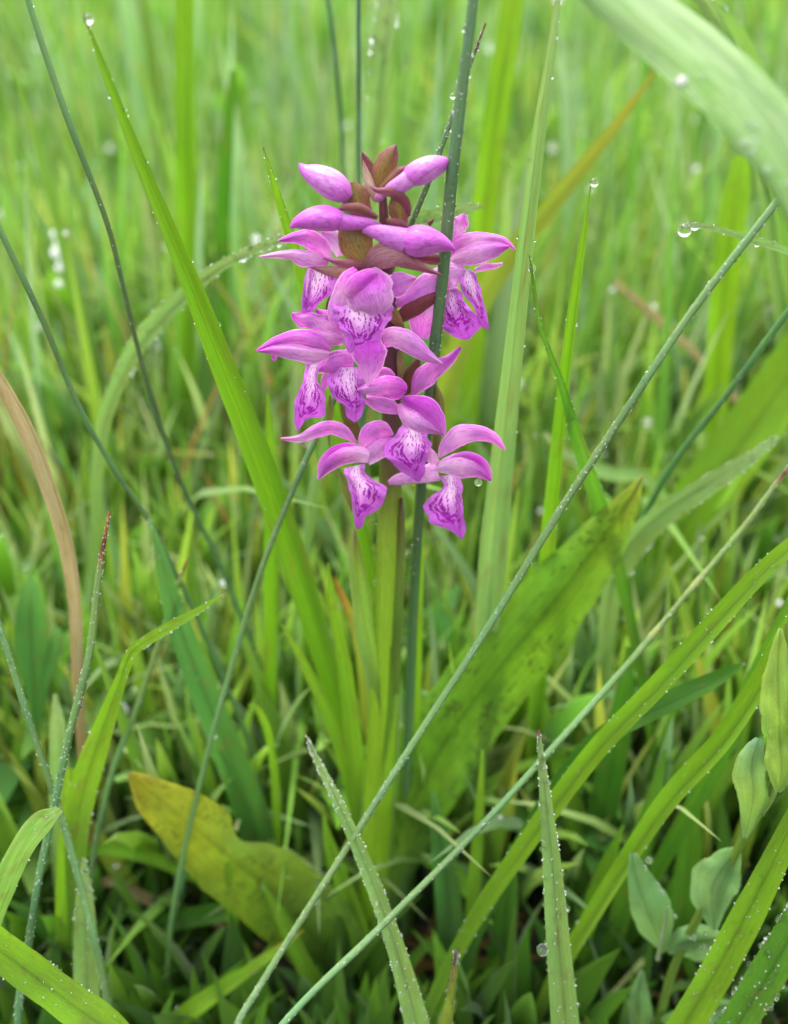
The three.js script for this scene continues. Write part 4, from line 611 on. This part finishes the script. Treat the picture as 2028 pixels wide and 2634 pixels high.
grass('pale curled leaf edged with dew above the spotted leaf', [[1660, 930, .235], [1600, 975, .236], [1500, 1040, .238], [1410, 1100, .24], [1350, 1160, .242], [1310, 1240, .244], [1290, 1400, .248]], [14, 30, 46, 56, 60, 50, 40], { c: 'pale', fold: .4, roll: [.5, .4, .2], dew: 150, dewR: 1.3, mat: M.dewy });
grass('double ridged bright leaf running down from the spotted leaflets', [[1760, 1230, .178], [1690, 1340, .178], [1620, 1460, .178], [1541, 1580, .178], [1432, 1700, .179], [1345, 1825, .18], [1260, 1960, .18], [1200, 2060, .18]], [34, 46, 48, 50, 46, 42, 38, 34], { c: 'lime', fold: .7, roll: -.2, dew: 30, mat: M.grassB });
grass('broad yellow green leaf crossing the upright background grass', [[1400, 150, .33], [1320, 260, .33], [1200, 410, .332], [1070, 570, .336], [980, 740, .34], [930, 900, .345]], [10, 24, 40, 52, 56, 54], { c: 'yellow', fold: .3, mat: M.grassA });
grass('widest upright blurred leaf in the background left of the spike', [[395, -120, .38], [394, 60, .38], [395, 300, .38], [398, 500, .385], [402, 760, .39]], [46, 46, 46, 44, 40], { c: 'bright', fold: .2, mat: M.grassB });
grass('saturated green upright leaf behind the tall folded leaf', [[498, 150, .4], [488, 260, .4], [478, 420, .4], [474, 560, .405], [472, 760, .41]], [14, 26, 34, 36, 34], { c: 'deep', fold: .3, mat: M.grassA });
grass('bright blurred leaf upright behind the thick dark rush', [[1112, -140, .35], [1095, 0, .35], [1068, 180, .35], [1045, 340, .352], [1028, 520, .355], [1010, 760, .36]], [40, 52, 56, 54, 52, 46], { c: 'lime', fold: .2, mat: M.grassB });
grass('blurred vertical leaf under the big waxy leaf', [[1585, 330, .34], [1570, 420, .34], [1552, 560, .342], [1538, 700, .345], [1525, 900, .35]], [40, 60, 64, 60, 50], { c: 'lime', fold: .2, mat: M.grassB });
grass('water spattered blurred leaf above the top bracts', [[838, -80, .33], [824, 40, .33], [812, 140, .33], [800, 260, .335], [790, 420, .34]], [36, 48, 46, 40, 34], { c: 'pale', fold: .3, dew: 60, dewR: 3, mat: M.dewy });
grass('bent dried tan stalk of dead grass', [[-30, 770, .205], [0, 815, .205], [50, 905, .206], [100, 1030, .208], [140, 1160, .21], [160, 1290, .212], [165, 1420, .214]], [26, 32, 36, 36, 34, 30, 26], { c: 'tan', fold: .35, mat: M.grassA, cat: 'dry grass' });
grass('dewy leaf tip lying level behind the flower spike', [[1030, 442, .25], [985, 446, .25], [930, 458, .252], [870, 470, .255], [800, 520, .26], [760, 640, .262]], [4, 26, 30, 28, 26, 24], { c: 'pale', fold: .3, roll: .4, dew: 60, dewR: 2.2, tip: '#a07a7a', tipLen: .03 });
grass('pale thin grass leaf with a hanging drop pointing in from the right border', [[1455, 478, .222], [1500, 482, .223], [1570, 500, .225], [1650, 525, .228], [1760, 570, .23], [1840, 700, .232]], [6, 12, 15, 17, 18, 18], { c: 'pale', fold: .4, tip: '#c8b8b0', tipLen: .02, dew: 16, dewR: 1.5, drops: [[.004, 0, .0014, .0006, -.0012], [.09, -.4, .0009]] });
grass('pale stalk crossing the top right corner', [[1440, -80, .3], [1500, 0, .3], [1540, 70, .3], [1570, 130, .302], [1600, 220, .305], [1630, 400, .31]], [26, 30, 32, 30, 28, 28], { c: 'pale', fold: .6, mat: M.grassA, dew: 20, dewR: 2 });
grass('bright green stripe of a leaf beside the lower end of the thick dark rush', [[905, 900, .217], [898, 1000, .217], [893, 1100, .2175], [890, 1300, .218], [886, 1500, .219], [880, 1700, .22]], [6, 22, 27, 28, 27, 26], { c: 'lime', fold: .3, mat: M.grassA });
grass('upright leaf showing below the spotted leaf, left one', [[1135, 1180, .25], [1130, 1300, .25], [1118, 1430, .25], [1105, 1600, .252], [1095, 1800, .255]], [10, 44, 60, 64, 56], { c: 'bright', fold: .3, mat: M.grassB });
grass('deep green leaf standing between two crossing rushes', [[1345, 1380, .225], [1330, 1500, .225], [1300, 1660, .226], [1262, 1840, .228], [1235, 1980, .228]], [20, 48, 66, 66, 56], { c: 'deep', fold: .3, mat: M.grassA });
grass('small curled grass leaf beside the notched orchid leaf', [[530, 1502, .212], [548, 1512, .212], [568, 1550, .213], [583, 1620, .214], [590, 1730, .215]], [4, 14, 17, 18, 18], { c: 'lime', fold: .4, mat: M.grassA });
grass('vertical green stripe of a leaf left of the stalk foot', [[572, 840, .24], [576, 960, .24], [578, 1100, .24], [578, 1300, .242], [576, 1500, .245]], [8, 26, 32, 34, 32], { c: 'bright', fold: .25, mat: M.grassA });
grass('jointed grass leaf with a knot and drop under the right flowers', [[1130, 545, .214], [1138, 600, .214], [1152, 690, .2145], [1200, 825, .215], [1235, 950, .222], [1270, 1050, .228], [1310, 1180, .23], [1350, 1345, .232]], [3, 8, 11, 18, 34, 36, 32, 26], { c: 'mid', fold: .5, tip: '#9a7a66', tipLen: .02, dew: 50, mat: M.grassA, drops: [[.05, 0, .0008, .0002, -.0003], [.39, 0, .0007]] });
grass('lanceolate blue green leaf standing near the left border', [[66, 1226, .24], [66, 1260, .24], [66, 1310, .24], [68, 1380, .24], [72, 1450, .24], [80, 1560, .24]], [8, 44, 66, 72, 46, 12], { c: 'blue', fold: .15, mat: M.grassB, cat: 'leaf' });
grass('small blunt blue green leaf beside the lanceolate leaf', [[124, 1340, .238], [118, 1370, .238], [108, 1410, .238], [92, 1480, .238], [84, 1560, .238]], [14, 28, 32, 22, 10], { c: 'blue', fold: .2, mat: M.grassB, cat: 'leaf' });
grass('yellowish grass leaf hugging the orchid stalk on its left', [[600, 1330, .218], [640, 1400, .2175], [690, 1500, .216], [735, 1620, .215], [770, 1760, .213]], [4, 20, 28, 34, 36], { c: 'lime', fold: .4, mat: M.grassA });
grass('bright sheathing leaf against the foot of the orchid stalk', [[700, 1200, .215], [712, 1300, .215], [735, 1420, .2145], [752, 1560, .2135], [772, 1760, .2125]], [4, 24, 34, 40, 46], { c: 'lime', fold: .4, mat: M.grassA });
grass('pale spindle shaped grass leaf low at the left, beaded all over', [[180, 1830, .175], [180, 1900, .174], [182, 1980, .173], [185, 2080, .17], [188, 2200, .166]], [10, 36, 52, 58, 54], { c: 'pale', fold: .3, dew: 90, dewR: 1.8 });
grass('blurred dull spindle leaf behind the rust tipped rush', [[118, 1480, .21], [122, 1540, .21], [126, 1620, .21], [128, 1720, .21], [130, 1830, .21]], [10, 34, 44, 46, 40], { c: 'pale', fold: .2, mat: M.grassA });
grass('light green leaf arching right from behind the kinked leaf', [[440, 1885, .215], [400, 1862, .215], [330, 1832, .216], [250, 1812, .217], [190, 1815, .218], [150, 1860, .219]], [14, 26, 32, 32, 28, 26], { c: 'bright', fold: .3, roll: .3, mat: M.grassA });
grass('orange dead grass leaf lying in the shade under the notched leaf', [[560, 2020, .212], [500, 1985, .213], [420, 1950, .214], [320, 1920, .215], [230, 1880, .216]], [8, 20, 24, 26, 22], { c: 'tan', fold: .3, mat: M.grassA, cat: 'dry grass' });
grass('yellow green leaf with an orange tip behind the pale sheath leaf', [[712, 1232, .23], [730, 1270, .23], [752, 1320, .231], [770, 1400, .232], [780, 1560, .234]], [4, 16, 20, 22, 22], { c: 'yellow', fold: .3, tip: '#b07a34', tipLen: .5, mat: M.grassA });
grass('dead brown grass stem slanting behind the right rushes', [[1310, 600, .36], [1380, 660, .36], [1470, 740, .362], [1560, 840, .365], [1640, 930, .37]], [12, 18, 18, 16, 14], { c: 'tan', fold: .3, mat: M.grassA, cat: 'dry grass' });
grass('horizontal pale leaf in the shade behind the right rushes', [[1160, 925, .3], [1230, 985, .3], [1300, 1010, .3], [1370, 1020, .302], [1440, 1100, .305]], [14, 30, 32, 28, 24], { c: 'pale', fold: .3, roll: .4, mat: M.grassA });
grass('blurred light leaf leaning up and right behind the jointed leaf', [[1370, 760, .38], [1320, 795, .38], [1260, 840, .38], [1210, 890, .385], [1160, 980, .39]], [14, 40, 50, 46, 34], { c: 'pale', fold: .2, mat: M.grassA });
grass('glossy deep green blade jutting right from the long sloping leaf', [[1590, 1415, .196], [1560, 1430, .196], [1500, 1462, .195], [1420, 1500, .194], [1330, 1545, .193], [1240, 1610, .192]], [5, 26, 42, 50, 48, 40], { c: 'deep', fold: .3, mat: M.grassB, tip: '#b8b088', tipLen: .04 });
grass('bright leaf behind the right flowers leaning to the right border', [[1760, 1150, .2], [1700, 1280, .2], [1640, 1400, .2], [1580, 1520, .2], [1500, 1680, .2], [1400, 1860, .2]], [36, 46, 50, 46, 42, 36], { c: 'mid', fold: .4, mat: M.grassA });

grass('pale wet leaf glinting behind the big waxy leaf in the top right corner', [[1300, -120, .3], [1380, -40, .3], [1470, 20, .3], [1540, 80, .302], [1600, 170, .305], [1640, 330, .31]], [40, 80, 92, 88, 70, 50], { c: 'pale', fold: .2, roll: .4, dew: 30, dewR: 2.6, mat: M.wet, rep: .4 });
for (const [label, spots] of [['added white beads painting a sky glint on wet grass near the left border', [[118, 500, 1.7], [128, 520, 2.3], [122, 540, 2.4], [134, 556, 2.2], [128, 572, 1.8], [140, 535, 1.6], [126, 606, 1.5]]], ['small added white beads painting a sky glint on ground leaves under the kinked leaf', [[262, 1508, 1.2], [252, 1514, 1.3], [270, 1516, 1.1]]]]) {  // white beads added to stand in for sky glints on wet leaves
  const th = thing('sky_glint', label, 'glint beads'), D = spots[0][1] < 900 ? .42 : .262;
  for (const [x, y, mm] of spots) part(th, pn('glint_bead'), beads([{ p: FF(x, y, D + .002 * Math.sin(x)), r: mm * .001 }], beadFine), M.glintWhite);
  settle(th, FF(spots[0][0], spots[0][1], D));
}
grass('upright yellow green leaf rising from the bottom edge right of the stalk foot', [[1030, 1600, .2], [1024, 1720, .2], [1015, 1860, .199], [1005, 2000, .198], [1000, 2110, .197]], [6, 22, 30, 34, 34], { c: 'lime', fold: .3, mat: M.grassB });
grass('broad grey green leaf standing behind the lower crossing of the two rushes', [[925, 1690, .204], [935, 1760, .204], [952, 1870, .203], [962, 2000, .202], [960, 2080, .202]], [8, 40, 58, 62, 54], { c: 'blue', fold: .25, mat: M.grassB });
grass('green leaf leaning left at the foot of the orchid stalk', [[690, 1740, .203], [705, 1810, .203], [740, 1910, .202], [775, 2020, .201], [790, 2090, .2]], [6, 30, 44, 48, 46], { c: 'bright', fold: .3, mat: M.grassB });
grass('narrow leaf passing under the notched orchid leaf to the bottom edge', [[486, 1840, .2], [492, 1930, .2], [505, 2030, .2], [520, 2110, .2]], [12, 22, 24, 24], { c: 'bright', fold: .3, mat: M.grassA });
grass('short green leaf lying level below the orange dead leaf', [[620, 1925, .206], [540, 1935, .206], [440, 1950, .205], [340, 1975, .204], [270, 2020, .203]], [10, 36, 44, 42, 30], { c: 'deep', fold: .3, roll: .3, mat: M.grassB });
grass('upright lime leaf behind the foot of the sharply kinked leaf', [[150, 1640, .194], [148, 1740, .194], [145, 1860, .194], [140, 2000, .193], [138, 2120, .193]], [20, 44, 50, 48, 42], { c: 'lime', fold: .3, mat: M.grassA });
grass('leaf with dull green face in the gap right of the dewy purple tipped leaf', [[1420, 1600, .2], [1390, 1720, .199], [1350, 1860, .198], [1310, 2000, .197], [1280, 2120, .196]], [10, 38, 50, 50, 46], { c: 'mid', fold: .3, mat: M.grassA });
grass('green blade leaning right along the bottom edge beside the large drop', [[1330, 1760, .193], [1290, 1860, .192], [1245, 1990, .19], [1215, 2100, .189]], [6, 36, 46, 46], { c: 'bright', fold: .3, mat: M.grassB });
grass('wide shaded leaf filling the gap right of the brown tipped short leaf', [[1090, 1800, .195], [1085, 1880, .195], [1075, 1990, .194], [1060, 2100, .193]], [8, 44, 58, 56], { c: 'deep', fold: .25, mat: M.grassB });
grass('bright leaf bending left at the bottom edge under the two crossing rushes', [[560, 1880, .194], [600, 1960, .194], [650, 2060, .193], [690, 2130, .192]], [6, 30, 40, 42], { c: 'bright', fold: .3, mat: M.grassA });
grass('shaded leaf upright behind the vetchling stem', [[1480, 1640, .205], [1475, 1750, .205], [1465, 1880, .204], [1450, 2010, .203]], [10, 46, 58, 54], { c: 'mid', fold: .3, mat: M.grassA });
{ // the big waxy leaf arching through the top right corner
  const g = sheet(FF, { p: [[1200, -140, .176], [1270, -55, .173], [1345, 15, .169], [1440, 95, .165], [1535, 180, .16], [1620, 275, .156], [1690, 385, .152], [1750, 520, .148], [1805, 690, .146], [1845, 940, .146], [1870, 1300, .147], [1885, 1800, .149], [1900, 2600, .15]], a: [45, 58, 68, 78, 84, 88, 88, 86, 82, 74, 64, 52, 30], b: [45, 58, 64, 68, 68, 62, 54, 50, 50, 50, 48, 44, 30], cup: .03, tilt: .11, unit: .06, wob: 0, fold: .05, ruf: .012, col: ['#7c9a64', '#88a872', '#92b07c', '#92b07a', '#8aac6e', '#7ea25c', '#84ac58', '#78a44a', '#6c9a3c', '#62902e'], nV: 110, nU: 20 });
  const th = thing('broad_leaf', 'broad waxy grey green leaf with wetted patches arching through the top right corner', 'leaf');
  part(th, pn('blade'), g, M.wet);
  const p = g.attributes.position, r = rng(5), n = g.attributes.normal, list = [];
  for (let i = 0; i < 15; i++) { const j = 26 + Math.floor(r() * 30), u = 10 + Math.floor(Math.pow(r(), .6) * 9), k = j * 21 + u, q = V3(p.getX(k), p.getY(k), p.getZ(k)), nn = V3(n.getX(k), n.getY(k), n.getZ(k)); if (nn.z < 0) nn.negate(); const b = beadFine.clone(); const rr = .0003 + .0008 * Math.pow(r(), 2); b.scale(rr * 1.15, rr * .85, rr); b.applyQuaternion(new THREE.Quaternion().setFromUnitVectors(V3(0, 1, 0), nn)); b.translate(q.x, q.y, q.z); part(th, pn('droplet'), b, i % 3 ? M.clear : M.dew); }
  settle(th, FF(1900, 2600, .15).setY(0));
}

renderer.render(scene, camera);
